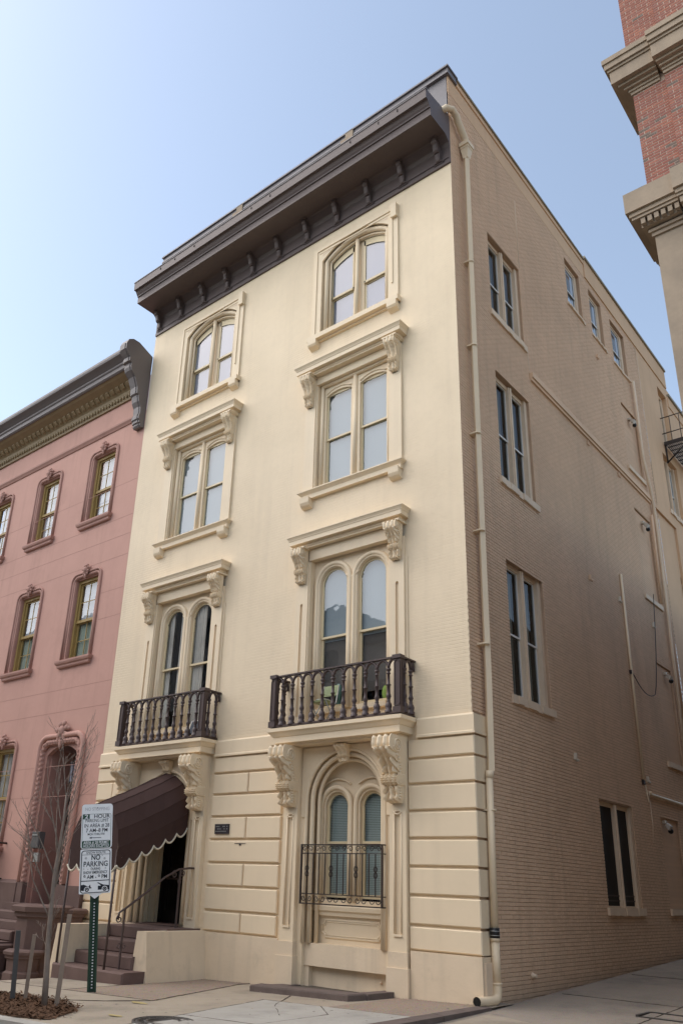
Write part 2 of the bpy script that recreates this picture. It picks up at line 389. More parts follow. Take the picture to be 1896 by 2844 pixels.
for i in range(n):
    y0 = -6.0 + 5.86 * i / n; y1 = -6.0 + 5.86 * (i + 1) / n - .012
    x0, x1 = .04 + .10 * (1 - i / n), .22 + .16 * (1 - i / n); x0b, x1b = .04 + .10 * (1 - (i + 1) / n), .22 + .16 * (1 - (i + 1) / n)
    za = .04; m.add([(x0, y0, -.4), (x1, y0, -.4), (x1b, y1, -.4), (x0b, y1, -.4), (x0, y0, za), (x1, y0, za - .012), (x1b, y1, za - .012), (x0b, y1, za)],
                    [(4, 5, 6, 7), (0, 1, 5, 4), (1, 2, 6, 5), (2, 3, 7, 6), (3, 0, 4, 7)])
structure('alley_kerb', m, 'dark_stone')
def slab(poly, dz, mt, nm='paving_slab'):
    """one flag of the pavement, lying on it"""
    m = MB(); k = len(poly)
    m.add([(x, y, zg(x) + dz) for x, y in poly] + [(x, y, zg(x) - .02) for x, y in poly],
          [tuple(range(k))] + [(i, k + i, k + (i + 1) % k, (i + 1) % k) for i in range(k)])
    return m.build(nm, mt, pv)
slab([(-2.78, -2.0), (-1.62, -2.03), (-.9, -2.75), (-.9, -4.2), (-2.25, -4.2)], .009, 'concrete_light')
slab([(-1.6, -2.03), (.10, -2.08), (.12, -4.2), (-.88, -4.2), (-.88, -2.75)], .010, 'concrete_light')
slab([(-2.24, -4.22), (.12, -4.22), (.14, -5.98), (-1.85, -5.98)], .009, 'concrete_light')
slab([(-1.5, -1.98), (-1.5, -.05), (.03, -.05), (.05, -2.04)], .005, 'aggregate')
slab([(-6.2, -.02), (-4.95, -.02), (-4.93, -.4), (-3.84, -3.38), (-6.2, -3.38)], .005, 'aggregate')
slab([(-6.21, -2.15), (-6.21, -3.38), (-8.2, -3.38), (-8.2, -2.15)], .006, 'concrete_tan')
slab([(-3.86, -3.41), (-8.2, -3.41), (-8.2, -4.35), (-5.0, -4.35), (-4.3, -3.95)], .006, 'concrete_tan')
def joint(pts, nm='joint', zf=None):
    """dirty open joint or crack between flags"""
    q = []
    for (xa, ya), (xb, yb) in zip(pts, pts[1:]):
        k = max(2, int(math.hypot(xb - xa, yb - ya) / .12))
        q += [(xa + (xb - xa) * i / k + random.uniform(-.008, .008), ya + (yb - ya) * i / k + random.uniform(-.008, .008)) for i in range(k)]
    q.append(pts[-1]); zf = zf or (lambda x, y: zg(x) + .006)
    MB().tube([(x, y, zf(x, y)) for x, y in q], [random.uniform(.003, .009) for _ in q], 5).build(nm, 'earth', pv)
joint([(-2.78, -2.0), (-1.61, -2.03), (.08, -2.08)]); joint([(-1.61, -2.03), (-.89, -2.75), (-.89, -4.2)]); joint([(-2.79, -2.0), (-2.25, -4.2), (-1.85, -5.9)]); joint([(-2.24, -4.21), (.12, -4.21)])
joint([(-4.94, -.03), (-4.93, -.4), (-3.84, -3.4), (-8.2, -3.4)]); joint([(-3.85, -3.4), (-4.3, -3.95), (-4.95, -4.4)]); joint([(-6.2, -2.1), (-6.2, -3.4)]); joint([(-10.5, -.05), (-9.0, -.05)])
joint([(-2.9, -1.25), (-2.2, -2.4), (-1.3, -3.3)], 'crack')
zal_ = lambda x, y: zal(y) + .004
joint([(.3, 2.2), (4.2, 2.3)], 'joint', zal_); joint([(.3, 5.6), (4.2, 5.7)], 'joint', zal_); joint([(2.2, -4), (2.25, 2.2), (2.1, 5.6), (2.2, 12)], 'joint', zal_)
def apatch(poly, dz, mt):
    MB().add([(x, y, zal(y) + dz) for x, y in poly], [tuple(range(len(poly)))]).build('paving_patch', mt, bpy.data.objects['alley_paving'], fix=False)
apatch([(.42, -3.8), (1.9, -3.8), (1.7, -1.2), (1.15, -.75), (.75, -.62), (.36, -.5)], .003, 'concrete_tan')
apatch([(2.25, 2.3), (4.1, 2.3), (4.1, 5.6), (2.15, 5.5)], .002, 'concrete_light')
# mulch bed round the young tree
mm = MB(); pts = [(-6.6, -4.5), (-5.2, -4.42), (-4.75, -4.42), (-3.6, -4.93), (-3.0, -5.8), (-3.5, -5.95), (-6.6, -5.95)]
def inside(x, y):
    c = False; n = len(pts)
    for i in range(n):
        (xa, ya), (xb, yb) = pts[i], pts[(i + 1) % n]
        if (ya > y) != (yb > y) and x < (xb - xa) * (y - ya) / (yb - ya) + xa: c = not c
    return c
mm.add([(x, y, zg(x) + .008) for x, y in pts], [tuple(range(len(pts)))])
for _ in range(5200):
    x, y = random.uniform(-6.6, -2.8), random.uniform(-6, -4.35)
    if not inside(x + random.gauss(0, .06), y + random.gauss(0, .05)): continue
    a = random.uniform(0, 6.28); l = random.uniform(.012, .05); wd = random.uniform(.006, .016); z = zg(x) + random.uniform(.01, .05)
    t = random.uniform(-.5, .5); ca, sa = math.cos(a), math.sin(a)
    mm.add([(x - l * ca - wd * sa, y - l * sa + wd * ca, z - t * l), (x - l * ca + wd * sa, y - l * sa - wd * ca, z - t * l),
            (x + l * ca + wd * sa, y + l * sa - wd * ca, z + t * l), (x + l * ca - wd * sa, y + l * sa + wd * ca, z + t * l + .008)], [(0, 1, 2, 3)])
mm.build('mulch', 'mulch', None, fix=False, kind='stuff', label='brown bark mulch filling the tree pit at the kerb', cat='mulch')
# grit and leaf crumbs lying on the pavement
mm = MB()
for _ in range(2200):
    x = random.uniform(-8.3, .0); y = -abs(random.gauss(0, random.choice((.12, .12, 1.5)))) - random.choice((.1, .12, .16))
    if y < -5.9: continue
    s = random.uniform(.004, .016); z = zg(x) + .012; a = random.uniform(0, 6.3)
    mm.add([(x + s * math.cos(a + k * 2.1), y + s * math.sin(a + k * 2.1), z + random.uniform(0, .006)) for k in range(3)], [(0, 1, 2)])
mm.build('pavement_grit', 'old_wood', None, fix=False, kind='stuff', label='scattered grit and leaf crumbs along the foot of the walls', cat='grit')
mm = MB()
for _ in range(90):
    x, y, r = random.uniform(-8, 0), random.uniform(-5.9, -.4), random.uniform(.008, .026); k = 7
    mm.add([(x + r * random.uniform(.7, 1.1) * math.cos(6.283 * i / k), y + r * random.uniform(.7, 1.1) * math.sin(6.283 * i / k), zg(x) + .0115) for i in range(k)], [tuple(range(k))])
mm.build('gum_spots', 'iron_cover', None, fix=False, kind='stuff', label='dark trodden gum spots dotted over the pavement', cat='gum')
# inspection cover
MH = thing('manhole_cover', 'round dark iron manhole cover set in the pavement at the bottom edge', 'manhole cover', (-1.9, -4.85, zg(-1.9)))
MB().lathe([(.40, -.02), (.40, .016), (.365, .016), (.365, .004)], (-1.9, -4.85, zg(-1.9)), 32).build('cover_ring', 'iron_cover', MH)
m = MB().lathe([(.355, -.02), (.355, .014), (.31, .014), (.31, .008), (.24, .008), (.24, .014), (.19, .014), (.19, .008), (.02, .008)], (-1.9, -4.85, zg(-1.9)), 32)
for i in range(16):
    a = math.pi * 2 * i / 16; x, y = -1.9 + .275 * math.cos(a), -4.85 + .275 * math.sin(a); m.box(x - .018, x + .018, y - .018, y + .018, zg(-1.9), zg(-1.9) + .014)
m.build('cover_plate', 'iron_cover', MH)
m = MB()
for cx, cy, sx, sy in ((-3.75, -3.75, .2, .07), (-2.75, -4.95, .14, .05)):
    k = 14; m.add([(cx + sx * (1 + random.uniform(-.35, .2)) * math.cos(6.283 * i / k), cy + sy * (1 + random.uniform(-.35, .3)) * math.sin(6.283 * i / k), zg(cx) + .011) for i in range(k)], [tuple(range(k))])
m.build('paint_mark', 'paint_yellow', pv)
# drain cover in the alley
ag = thing('alley_drain_cover', 'long narrow drain cover let into the alley paving by the right edge', 'drain cover', (2.7, 1.2, zal(1.2)))
m = MB().box(2.05, 3.6, .92, .97, zal(.9), zal(.95) + .012).box(2.05, 3.6, 1.43, 1.48, zal(1.4), zal(1.45) + .012).box(2.0, 2.05, .92, 1.48, zal(.9), zal(1.4) + .010)
m.build('frame', 'iron_cover', ag); MB().box(2.06, 3.6, .98, 1.42, zal(.9), zal(1.1) + .002).build('plate', 'alley_paving', ag)

# ------------------------------------------------------------------ carved console bracket
def console(w_, h, d, taper=.72, plain=.0, flute=3):
    """scrolled acanthus bracket: back on d=0, top at z=0, centred on u=0"""
    m = MB(); N, M = 60, 24
    key = [(0, .92), (.05, 1.0), (.14, 1.03), (.22, .98), (.28, .80), (.36, .62), (.46, .48), (.55, .42), (.59, .50), (.64, .60), (.70, .58), (.745, .42), (.80, .36), (.88, .33), (.94, .36), (.97, .30), (1, .08)]
    def dep(t):
        for (a, x), (b, y) in zip(key, key[1:]):
            if a <= t <= b:
                q = (t - a) / (b - a); q = q * q * (3 - 2 * q); return x + (y - x) * q
        return .08
    vs = []
    for i in range(N + 1):
        t = i / N; ww = w_ / 2 * (1 - (1 - taper) * min(1, max(0, (t - .25) / .5)) + (.10 if .58 < t < .74 else 0))
        if t > .9: ww *= 1 - 3.2 * (t - .9) ** 1.2
        for j in range(M + 1):
            s = -1 + 2 * j / M; dd = dep(t) * d
            if t < .2: dd += .06 * d * (abs(math.sin(s * math.pi * 1.5 + .001)) - .5) * 2.0
            elif t < .56:
                lf = abs(math.sin(2.2 * math.pi * (t * 3.2 - abs(s) * .9))); dd += d * (.10 * math.cos(s * math.pi * flute) + (1 - plain) * .20 * lf * (.25 + abs(s))) * (1 - .0 * t) - d * .07 * s * s
            elif t < .76: dd += d * (.07 * math.cos(s * math.pi * 4) - .05 * s * s + .03 * math.sin(t * 190))
            else:
                lf = abs(math.sin(2.0 * math.pi * (t * 4.5 - abs(s) * 1.0))); dd += d * ((1 - plain * .3) * .17 * lf * (.2 + abs(s)) + .08 * math.cos(s * math.pi * 2) - .10 * s * s)
            if .21 < t < .27: dd += d * .05 * math.cos(s * math.pi * 5)
            vs.append((ww * s, -max(.004, dd), -h * t))
    f = [(i * (M + 1) + j, i * (M + 1) + j + 1, (i + 1) * (M + 1) + j + 1, (i + 1) * (M + 1) + j) for i in range(N) for j in range(M)]
    m.add(vs, f)
    for j in (0, M):
        sv = []
        for i in range(N + 1): p = vs[i * (M + 1) + j]; sv += [p, (p[0], 0, p[2])]
        m.add(sv, [(2 * i, 2 * i + 1, 2 * i + 3, 2 * i + 2) for i in range(N)])
    m.add([vs[0], vs[M], (vs[M][0], 0, 0), (vs[0][0], 0, 0)], [(0, 1, 2, 3)])
    for e in (-1, 1):                                  # side scrolls and leaves
        x = e * w_ / 2
        m.tube([(x + e * .004, -d * .60 + p[0], -h * .145 + p[2]) for p in spiral(0, 0, h * .115, 2.2, R_(200), 0, 26, 1)], .016 * d / .5 + .004, 6)
        m.blob((x, -d * .60, -h * .145), (.02, h * .03, h * .03))
        xx = e * (w_ / 2 * taper + w_ * .03)
        m.tube([(xx + e * .006, -d * .30 + p[0], -h * .655 + p[2]) for p in spiral(0, 0, h * .065, 1.8, R_(120), 0, 20, 1)], .013 * d / .5 + .003, 6)
        for q in range(7):
            t = .30 + .045 * q; m.blob((e * (w_ / 2 * (1 - .04 * q)), -d * (dep(t) - .16), -h * t), (.024, .07 * d + .008, .026 * h))
        for q in range(5):
            t = .77 + .04 * q; m.blob((e * w_ / 2 * taper * (1 - .0 * q), -d * (dep(t) - .10), -h * t), (.026, .09 * d + .006, .022 * h))
    return m

# ------------------------------------------------------------------ the cream town house
H = thing('cream_townhouse', 'tall cream painted town house with dark brown cornice, standing on the alley corner', 'house')
XR, XL = -2.78, -7.97                                 # the two window bays
ZT = 17.6
def sash_pair(win, tf, c, hw, z0, zr, zs, rise, dp, fm, shade, rail=.045, st=.045, lower=.03, glass='glass', shade_d=.085):
    """one double-hung light: two sashes, two panes and whatever hangs behind them"""
    m = MB(tf); m.plate(c - hw - .03, c + hw + .03, zr - rail, zs + rise + .05, [(c, hw - st + .002, zr, zs - (0 if rise else st * .6), max(0, rise - st * .5) if rise else 0)], dp, dp + .04)
    m.build('upper_sash', fm, win)
    m = MB(tf); m.plate(c - hw - .03, c + hw + .03, z0, zr, [(c, hw - st, z0 + .07, zr - rail, 0)], dp + lower, dp + lower + .04); m.build('lower_sash', fm, win)
    MB(tf).pane(c - hw - .02, c + hw + .02, dp + .018, zr - .02, zs + rise + .03).build('pane', glass, win, fix=False)
    MB(tf).pane(c - hw - .02, c + hw + .02, dp + lower + .018, z0 + .03, zr - .03).build('pane', glass, win, fix=False)
    if shade:
        for nm, mt, za, zb in shade:
            MB(tf).box(c - hw - .03, c + hw + .03, dp + shade_d, dp + shade_d + .015, za, zb).build(nm, mt, win)
def curtain(win, tf, c, hw, z0, z1, dp, mt, gap=None, nm='curtain'):
    """pleated hanging cloth"""
    m = MB(tf); k = 26; vs = []
    us = [c - hw + 2 * hw * i / k for i in range(k + 1)]
    if gap: us = [u for u in us if not (gap[0] < u < gap[1])]
    runs = []; cur = [us[0]]
    for a, b in zip(us, us[1:]):
        if b - a > 2 * hw / k * 1.5: runs.append(cur); cur = [b]
        else: cur.append(b)
    runs.append(cur)
    for r in runs:
        if len(r) < 2: continue
        vs = []
        for i, u in enumerate(r): d = dp + .03 * math.sin(i * 1.9) + .012 * math.sin(i * 4.1); vs += [(u, d, z0), (u, d, z1)]
        m.add(vs, [(2 * i, 2 * i + 2, 2 * i + 3, 2 * i + 1) for i in range(len(r) - 1)], True)
    m.build(nm, mt, win, fix=False)
def backing(win, tf, c, hw, z0, z1, dp):
    MB(tf).box(c - hw, c + hw, dp, dp + .02, z0, z1).build('room_back', 'dark_room', win)
HOOD = lambda z, p: [(0, z - .30), (p * .52, z - .30), (p * .52, z - .27), (p * .58, z - .255), (p * .58, z - .20), (p * .85, z - .20), (p * .85, z - .105), (p * .88, z - .095), (p * .90, z - .07), (p * .97, z - .03), (p, z - .022), (p, z), (0, z + .015)]
C_F2 = premesh(console(.30, .80, .26), 'bracket', 'cream_paint')
C_F3 = premesh(console(.28, .84, .26, .66, .9, 2), 'bracket', 'cream_paint')
C_F1 = premesh(console(.40, 1.17, .50), 'console', 'cream_paint')
OPEN = []                                              # openings cut through the front wall (u0, u1, z0, z1)

def window_f2(xc, n, shade):
    hw = 1.05; z0, z1 = 4.62, 8.41; OPEN.append((xc - hw, xc + hw, z0, z1))
    m = MB(); m.plate(xc - hw, xc + hw, z0, z1, [(xc - .507, .36, 5.02, 7.775, .36), (xc + .507, .36, 5.02, 7.775, .36)], .12, .2); wi = m.build('arched_window', 'cream_paint', H)
    for s in (-1, 1):
        c = xc + s * .507
        # thick roll moulding and two thinner ones round each light
        for r, rad, dd in ((.455, .055, .11), (.395, .028, .115)):
            m = MB(); m.tube([(c - r, dd, 5.0)] + [(c - r, dd, 6.4)] + arc(c, 7.775, r, 180, 0, 22, dd) + [(c + r, dd, 6.4), (c + r, dd, 5.0)], rad, 8); m.build('roll_moulding', 'cream_paint', wi)
        sash_pair(wi, ID, c, .345, 5.05, 6.60, 7.765, .345, .17, 'cream_sash', shade, st=.035)
        MB().box(c - .40, c + .40, .03, .2, 4.93, 5.03).build('sill', 'cream_paint', wi)
    m = MB(); m.tube(arc(xc, 7.98, .17, 205, 335, 10, .10), .03, 6).build('leaf_moulding', 'cream_paint', wi)
    # stepped side pilasters with a sunk flute
    for s in (-1, 1):
        a, b = (xc - 1.42, xc - 1.08) if s < 0 else (xc + 1.08, xc + 1.42)
        m = MB(); m.plate(a, b, 4.6, 8.33, [((a + b) / 2, .035, 4.9, 7.35, .035)], -.07, -.03); m.box(a, b, -.03, .0, 4.6, 8.33); m.box(a - .05, a, -.025, 0, 4.6, 7.9) if s < 0 else m.box(b, b + .05, -.025, 0, 4.6, 7.9)
        m.build('pilaster', 'cream_paint', wi)
        MB().box(b if s < 0 else a - .035, b + .035 if s < 0 else a, -.045, .14, 4.6, 8.33).build('reveal', 'cream_paint', wi)
        piece('bracket', C_F2, wi, ((a + b) / 2, -.07, 8.62))
    MB().box(xc - 1.09, xc + 1.09, -.055, .1, 8.36, 8.62).build('lintel', 'cream_paint', wi)
    m = MB(); m.mitre(xc - 1.22, xc + 1.22, HOOD(8.93, .33)); m.build('hood', 'cream_paint', wi)
    for s in (-1, 1): MB().box(xc + s * 1.25 - .2, xc + s * 1.25 + .2, -.30, 0, 8.60, 8.64).build('cap_block', 'cream_paint', wi)
    return wi
def window_f3(xc, shade):
    hw = 1.05; z0, z1 = 10.1, 13.0; OPEN.append((xc - hw, xc + hw, z0, z1))
    hs = [(xc - .50, .375, 10.2, 12.64, .09), (xc + .50, .375, 10.2, 12.64, .09)]
    wi = MB().plate(xc - hw, xc + hw, z0, z1, hs, .12, .2).build('double_window', 'cream_paint', H)
    MB().tube([(xc, .11, 10.15), (xc, .11, 12.9)], .055, 8).build('mullion', 'cream_paint', wi)
    m = MB()
    for s in (-1, 1): m.tube([(xc + s * .97, .09, 10.1), (xc + s * .97, .09, 12.93)], .05, 8)
    m.tube([(xc - .97, .09, 12.93), (xc + .97, .09, 12.93)], .05, 8); m.build('roll_moulding', 'cream_paint', wi)
    for s in (-1, 1):
        c = xc + s * .5
        MB().tube([(c - .375 + .75 * i / 12, .115, 12.70 + .11 * (1 - ((i - 6) / 6) ** 2)) for i in range(13)], .022, 6).build('arch_moulding', 'cream_paint', wi)
        sash_pair(wi, ID, c, .37, 10.22, 11.48, 12.68, 0, .165, 'cream_sash', shade, st=.04)
        a, b = (xc - 1.38, xc - 1.07) if s < 0 else (xc + 1.07, xc + 1.38)
        MB().box(a, b, -.06, 0, 10.1, 13.1).build('pilaster', 'cream_paint', wi)
        MB().box(b if s < 0 else a - .04, b + .04 if s < 0 else a, -.03, .14, 10.1, 13.05).build('reveal', 'cream_paint', wi)
        piece('bracket', C_F3, wi, ((a + b) / 2, -.06, 13.20))
        MB().box((a + b) / 2 - .19, (a + b) / 2 + .19, -.33, 0, 13.17, 13.205).box((a + b) / 2 - .17, (a + b) / 2 + .17, -.30, 0, 13.14, 13.17).build('cap_block', 'cream_paint', wi)
        prof = [(0, 9.93), (-.17, 9.93), (-.16, 9.80), (-.13, 9.74), (-.08, 9.70), (0, 9.68)]
        MB().prism(prof, (a + b) / 2 - .13, (a + b) / 2 + .13).build('sill_block', 'cream_paint', wi)
    MB().box(xc - 1.07, xc + 1.07, -.05, .1, 12.96, 13.2).build('lintel', 'cream_paint', wi)
    MB().mitre(xc - 1.2, xc + 1.2, HOOD(13.47, .36)).build('hood', 'cream_paint', wi)
    MB().mitre(xc - 1.28, xc + 1.28, [(0, 9.90), (.10, 9.90), (.10, 10.0), (.125, 10.03), (.17, 10.075), (.17, 10.10), (0, 10.125)]).box(xc - 1.2, xc + 1.2, 0, .2, 10.0, 10.2).build('sill', 'cream_paint', wi)
def window_f4(xc, shade):
    hw = 1.03; z0, z1 = 14.4, 17.2; OPEN.append((xc - hw, xc + hw, z0, z1))
    wi = MB().plate(xc - hw, xc + hw, z0, 17.22, [(xc - .515, .36, 14.55, 17.12, 0), (xc + .515, .36, 14.55, 17.12, 0)], .19, .25).build('segment_arch_window', 'cream_paint', H)
    MB().plate(xc - 1.31, xc + 1.31, 14.4, 17.24, [(xc, 1.03, 14.4, 16.76, .40)], -.05, .0).build('casing', 'cream_paint', wi)
    # raised label moulding with an ear at each end
    m = MB(); m.box(xc - 1.22, xc + 1.15, -.075, -.05, 17.12, 17.16); m.box(xc - 1.22, xc - 1.18, -.075, -.05, 14.45, 17.12); m.box(xc + 1.13, xc + 1.17, -.075, -.05, 14.9, 17.12)
    m.box(xc - 1.12, xc + 1.09, -.062, -.05, 17.03, 17.06); m.build('label_moulding', 'cream_paint', wi)
    for s in (-1, 1):
        if s < 0: continue
        m = MB(); m.front([(xc + s * 1.14, -0 + 17.26), (xc + s * 1.30, 17.26), (xc + s * 1.30, 16.86), (xc + s * 1.14, 16.86)], -.12, .0); m.box(xc + s * 1.25 - .07, xc + s * 1.25 + .07, -.13, 0, 16.83, 16.87); m.build('ear', 'cream_paint', wi)
    for s in (-1, 1):
        m = MB(); m.front([(xc + s * .72, 17.0), (xc + s * 1.02, 17.0), (xc + s * 1.02, 16.93)], -.054, -.049); m.build('dark_spandrel', 'side_trim', wi)  # flat darker triangle; the shade of a sunk spandrel put into its colour
    def az_(u, off): q = (u - xc) / 1.03; Rr = (1.03 ** 2 + .4 ** 2) / .8; return 16.76 + .4 - Rr + math.sqrt(Rr * Rr - (q * 1.03) ** 2) - off
    for off, rad, dd, k in ((.07, .065, .07, .95), (.17, .03, .12, .86)):
        MB().tube([(xc - k, dd, 14.42), (xc - k, dd, 16.3)] + [(xc - k + 2 * k * i / 20, dd, az_(xc - k + 2 * k * i / 20, off)) for i in range(21)] + [(xc + k, dd, 16.3), (xc + k, dd, 14.42)], rad, 8).build('roll_moulding', 'cream_paint', wi)
    m = MB(); us = [xc - 1.03 + 2.06 * i / 20 for i in range(21)]
    m.add([p for u in us for p in ((u, .14, az_(u, .22)), (u, .14, 17.22))], [(2 * i, 2 * i + 2, 2 * i + 3, 2 * i + 1) for i in range(20)]); m.build('arch_head', 'cream_paint', wi)
    MB().tube([(xc, .1, 14.42), (xc, .1, 16.98)], .055, 8).build('mullion', 'cream_paint', wi)
    for s in (-1, 1):
        c = xc + s * .515
        m = MB(); us = [c - .36 + .72 * i / 12 for i in range(13)]          # upper sash with a curved head
        m.add([p for u in us for p in ((u, .17, az_(u, .41)), (u, .17, az_(u, .2)))], [(2 * i, 2 * i + 2, 2 * i + 3, 2 * i + 1) for i in range(12)])
        m.box(c - .36, c - .315, .17, .21, 15.58, 16.9).box(c + .315, c + .36, .17, .21, 15.58, 16.9).box(c - .36, c + .36, .17, .21, 15.57, 15.63); m.build('upper_sash', 'cream_sash', wi)
        MB().plate(c - .36, c + .36, 14.58, 15.58, [(c, .315, 14.70, 15.54, 0)], .22, .25).build('lower_sash', 'cream_sash', wi)
        MB().pane(c - .35, c + .35, .19, 15.6, 16.85).build('pane', 'glass', wi, fix=False); MB().pane(c - .35, c + .35, .225, 14.65, 15.57).build('pane', 'glass', wi, fix=False)
        MB().box(c - .42, c + .42, .262, .27, 14.6, 15.62).build('window_shade', shade, wi); MB().box(c - .40, c + .40, .213, .219, 15.6, 17.2).build('window_shade', shade, wi)
        MB().prism([(0, 14.30), (-.17, 14.30), (-.165, 14.17), (-.13, 14.12), (-.06, 14.09), (0, 14.06)], xc + s * 1.19 - .13, xc + s * 1.19 + .13).build('sill_block', 'cream_paint', wi)
    MB().box(xc - 1.36, xc + 1.36, -.16, .2, 14.29, 14.42).box(xc - 1.32, xc + 1.32, -.06, 0, 14.24, 14.29).build('sill', 'cream_paint', wi)
window_f4(XR, 'shade_lilac'); window_f4(XL, 'shade_lilac')
window_f3(XR, [('window_shade', 'shade_blue', 10.2, 13.0)]); window_f3(XL, [('window_shade', 'shade_blue', 10.2, 13.0)])
w2r = window_f2(XR, 0, None); w2l = window_f2(XL, 1, None)
for s in (-1, 1):
    backing(w2r, ID, XR + s * .507, .45, 5.0, 8.2, .75); backing(w2l, ID, XL + s * .507, .45, 5.0, 8.2, .75)
    curtain(w2l, ID, XL + s * .507, .36, 5.05, 8.15, .27, 'curtain', (XL + s * .507 - .02 + .08 * s, XL + s * .507 + .14 + .05 * s))
    MB().box(XR + s * .507 - .36, XR + s * .507 + .36, .27, .28, 5.32, 6.5).build('insect_screen', 'curtain_dark', w2r)
    MB().box(XR + s * .507 - .36, XR + s * .507 + .36, .25, .26, 6.5, 8.2).build('window_shade', 'shade_blue', w2r)

# ---- ground floor, right bay: twin lights under one round arch, with an iron guard
def arch_surround(xc, nm, hw=.95, spring=3.22):
    """flat wall field with a moulded round arch, between the two piers"""
    wi = MB().plate(xc - 1.14, xc + 1.14, -.4, 4.24, [(xc, hw, -.4, spring, hw)], -.01, .32).build(nm, 'cream_paint', H)
    for r, rad, dd in ((hw - .01, .035, -.02), (hw - .10, .05, .06), (hw - .19, .04, .16)):
        MB().tube([(xc - r, dd, .66), (xc - r, dd, 2.0)] + arc(xc, spring, r, 180, 0, 30, dd) + [(xc + r, dd, 2.0), (xc + r, dd, .66)], rad, 8).build('arch_moulding', 'cream_paint', wi)
    m = MB(); m.plate(xc - hw - .11, xc + hw + .11, 2.9, spring + hw + .06, [(xc, hw, 2.9, spring, hw)], -.035, -.01)
    m.build('archivolt', 'cream_paint', wi)
    k = console(.26, .34, .20, .8, .9, 2); piece('keystone', premesh(k, 'keystone', 'cream_paint'), wi, (xc, -.03, 4.24))
    return wi
OPEN.append((XR - 1.14, XR + 1.14, -.4, 4.24)); OPEN.append((XL - 1.14, XL + 1.14, -.4, 4.24))
W1 = arch_surround(XR, 'ground_floor_window')
hs = [(XR - .42, .265, 1.42, 3.12, .265), (XR + .42, .265, 1.42, 3.12, .265)]
MB().plate(XR - 1.12, XR + 1.12, 1.3, 4.2, hs, .321, .37).build('window_frame', 'cream_paint', W1)
for s in (-1, 1):
    c = XR + s * .42
    for r, rad, dd in ((.36, .05, .26), (.295, .025, .29)):
        MB().tube([(c - r, dd, 1.4)] + [(c - r, dd, 2.4)] + arc(c, 3.12, r, 180, 0, 20, dd) + [(c + r, dd, 2.4), (c + r, dd, 1.4)], rad, 8).build('roll_moulding', 'cream_paint', W1)
    MB().tube(arc(c, 3.12, .52, 150 if s < 0 else 128, 52 if s < 0 else 30, 14, .29), .02, 6).build('hood_moulding', 'cream_paint', W1)
    sash_pair(W1, ID, c, .25, 1.46, 2.47, 3.11, .25, .34, 'cream_sash', None, st=.03)
    m = MB()
    for k in range(60):
        z = 1.48 + k * .031; m.add([(c - .25, .415, z), (c + .25, .415, z), (c + .25, .430, z + .027), (c - .25, .430, z + .027)], [(0, 1, 2, 3)])
    m.build('venetian_blind', 'blind_slat', W1, fix=False)
    backing(W1, ID, c, .28, 1.4, 3.4, .5)
MB().mitre(XR - .80, XR + .80, [(0, 1.14), (.04, 1.14), (.04, 1.20), (.07, 1.23), (.07, 1.30), (.05, 1.33), (0, 1.335)], .26).box(XR - .87, XR + .87, .26, .4, 1.14, 1.42).build('sill', 'cream_paint', W1)
MB().box(XR - .9, XR + .9, .27, .34, .60, 1.16).build('apron_panel', 'cream_paint', W1)
q = .10; CA = []
for cx, cz, a0, sx, sz in ((-.70, .77, 90, -1, -1), (.70, .77, 180, 1, -1), (.70, 1.07, 270, 1, 1), (-.70, 1.07, 0, -1, 1)):
    for i in range(6):
        a = R_(a0 - 90 * i / 5); CA.append((XR + cx + .085 * math.cos(a) * 1.0, cz + .085 * math.sin(a)))
for off, rad in ((0, .022), (.045, .013)):
    MB().tube([(XR + (x - XR) * (1 - off * 1.2), .268, .92 + (z - .92) * (1 - off * 5)) for x, z in CA + [CA[0]]], rad, 6).build('cartouche_moulding', 'cream_paint', W1)
MB().box(XR - .96, XR + .96, .06, .3, .28, .66).build('apron_band', 'cream_plinth', W1)
MB().box(XR - .96, XR - .84, .08, .3, -.4, .28).box(XR - .84, XR + .96, .19, .3, -.4, .28).build('cellar_board', 'cream_plinth', W1)
MB().lathe([(.03, 0), (.03, .02), (.018, .03)], (0, 0, 0), 8).build('bolt', 'side_trim', W1).location = (XR + .72, .17, .12)
# ---- left bay: entrance
D1 = arch_surround(XL, 'entrance', .89, 3.13)
z_t = .73
MB().add([(XL - .9, .32, z_t), (XL - .9, .84, z_t), (XL - .9, .84, 4.2), (XL - .9, .32, 4.2)], [(0, 1, 2, 3)]).build('vestibule_side', 'cream_paint', D1, fix=False)
MB().add([(XL + .9, .32, z_t), (XL + .9, .84, z_t), (XL + .9, .84, 4.2), (XL + .9, .32, 4.2)], [(0, 1, 2, 3)]).build('vestibule_side', 'cream_paint', D1, fix=False)
MB().box(XL - .9, XL + .9, .32, 1.75, 4.1, 4.15).build('vestibule_ceiling', 'cream_paint', D1)
MB().box(XL - .95, XL + .95, -.2, 1.75, .55, z_t).build('threshold', 'brownstone', D1)
MB().plate(XL - .9, XL + .9, z_t, 4.1, [(XL, .80, z_t, 3.2, 0)], .80, .86).build('door_frame', 'dark_room', D1)
MB().plate(XL - .80, XL + .80, z_t, 3.2, [(XL - .4, .30, 1.0, 3.05, 0), (XL + .4, .30, 1.0, 3.05, 0)], .86, .90).build('door', 'dark_room', D1)
MB().pane(XL - .72, XL + .72, .875, .98, 3.08).build('door_pane', 'glass_dark', D1, fix=False)
MB().box(XL - .9, XL + .9, 1.1, 1.12, z_t, 4.1).build('dark_hall', 'dark_room', D1)
MB().box(XL - .72, XL + .72, .83, .85, 1.66, 1.70).build('push_bar', 'iron_brown', D1)
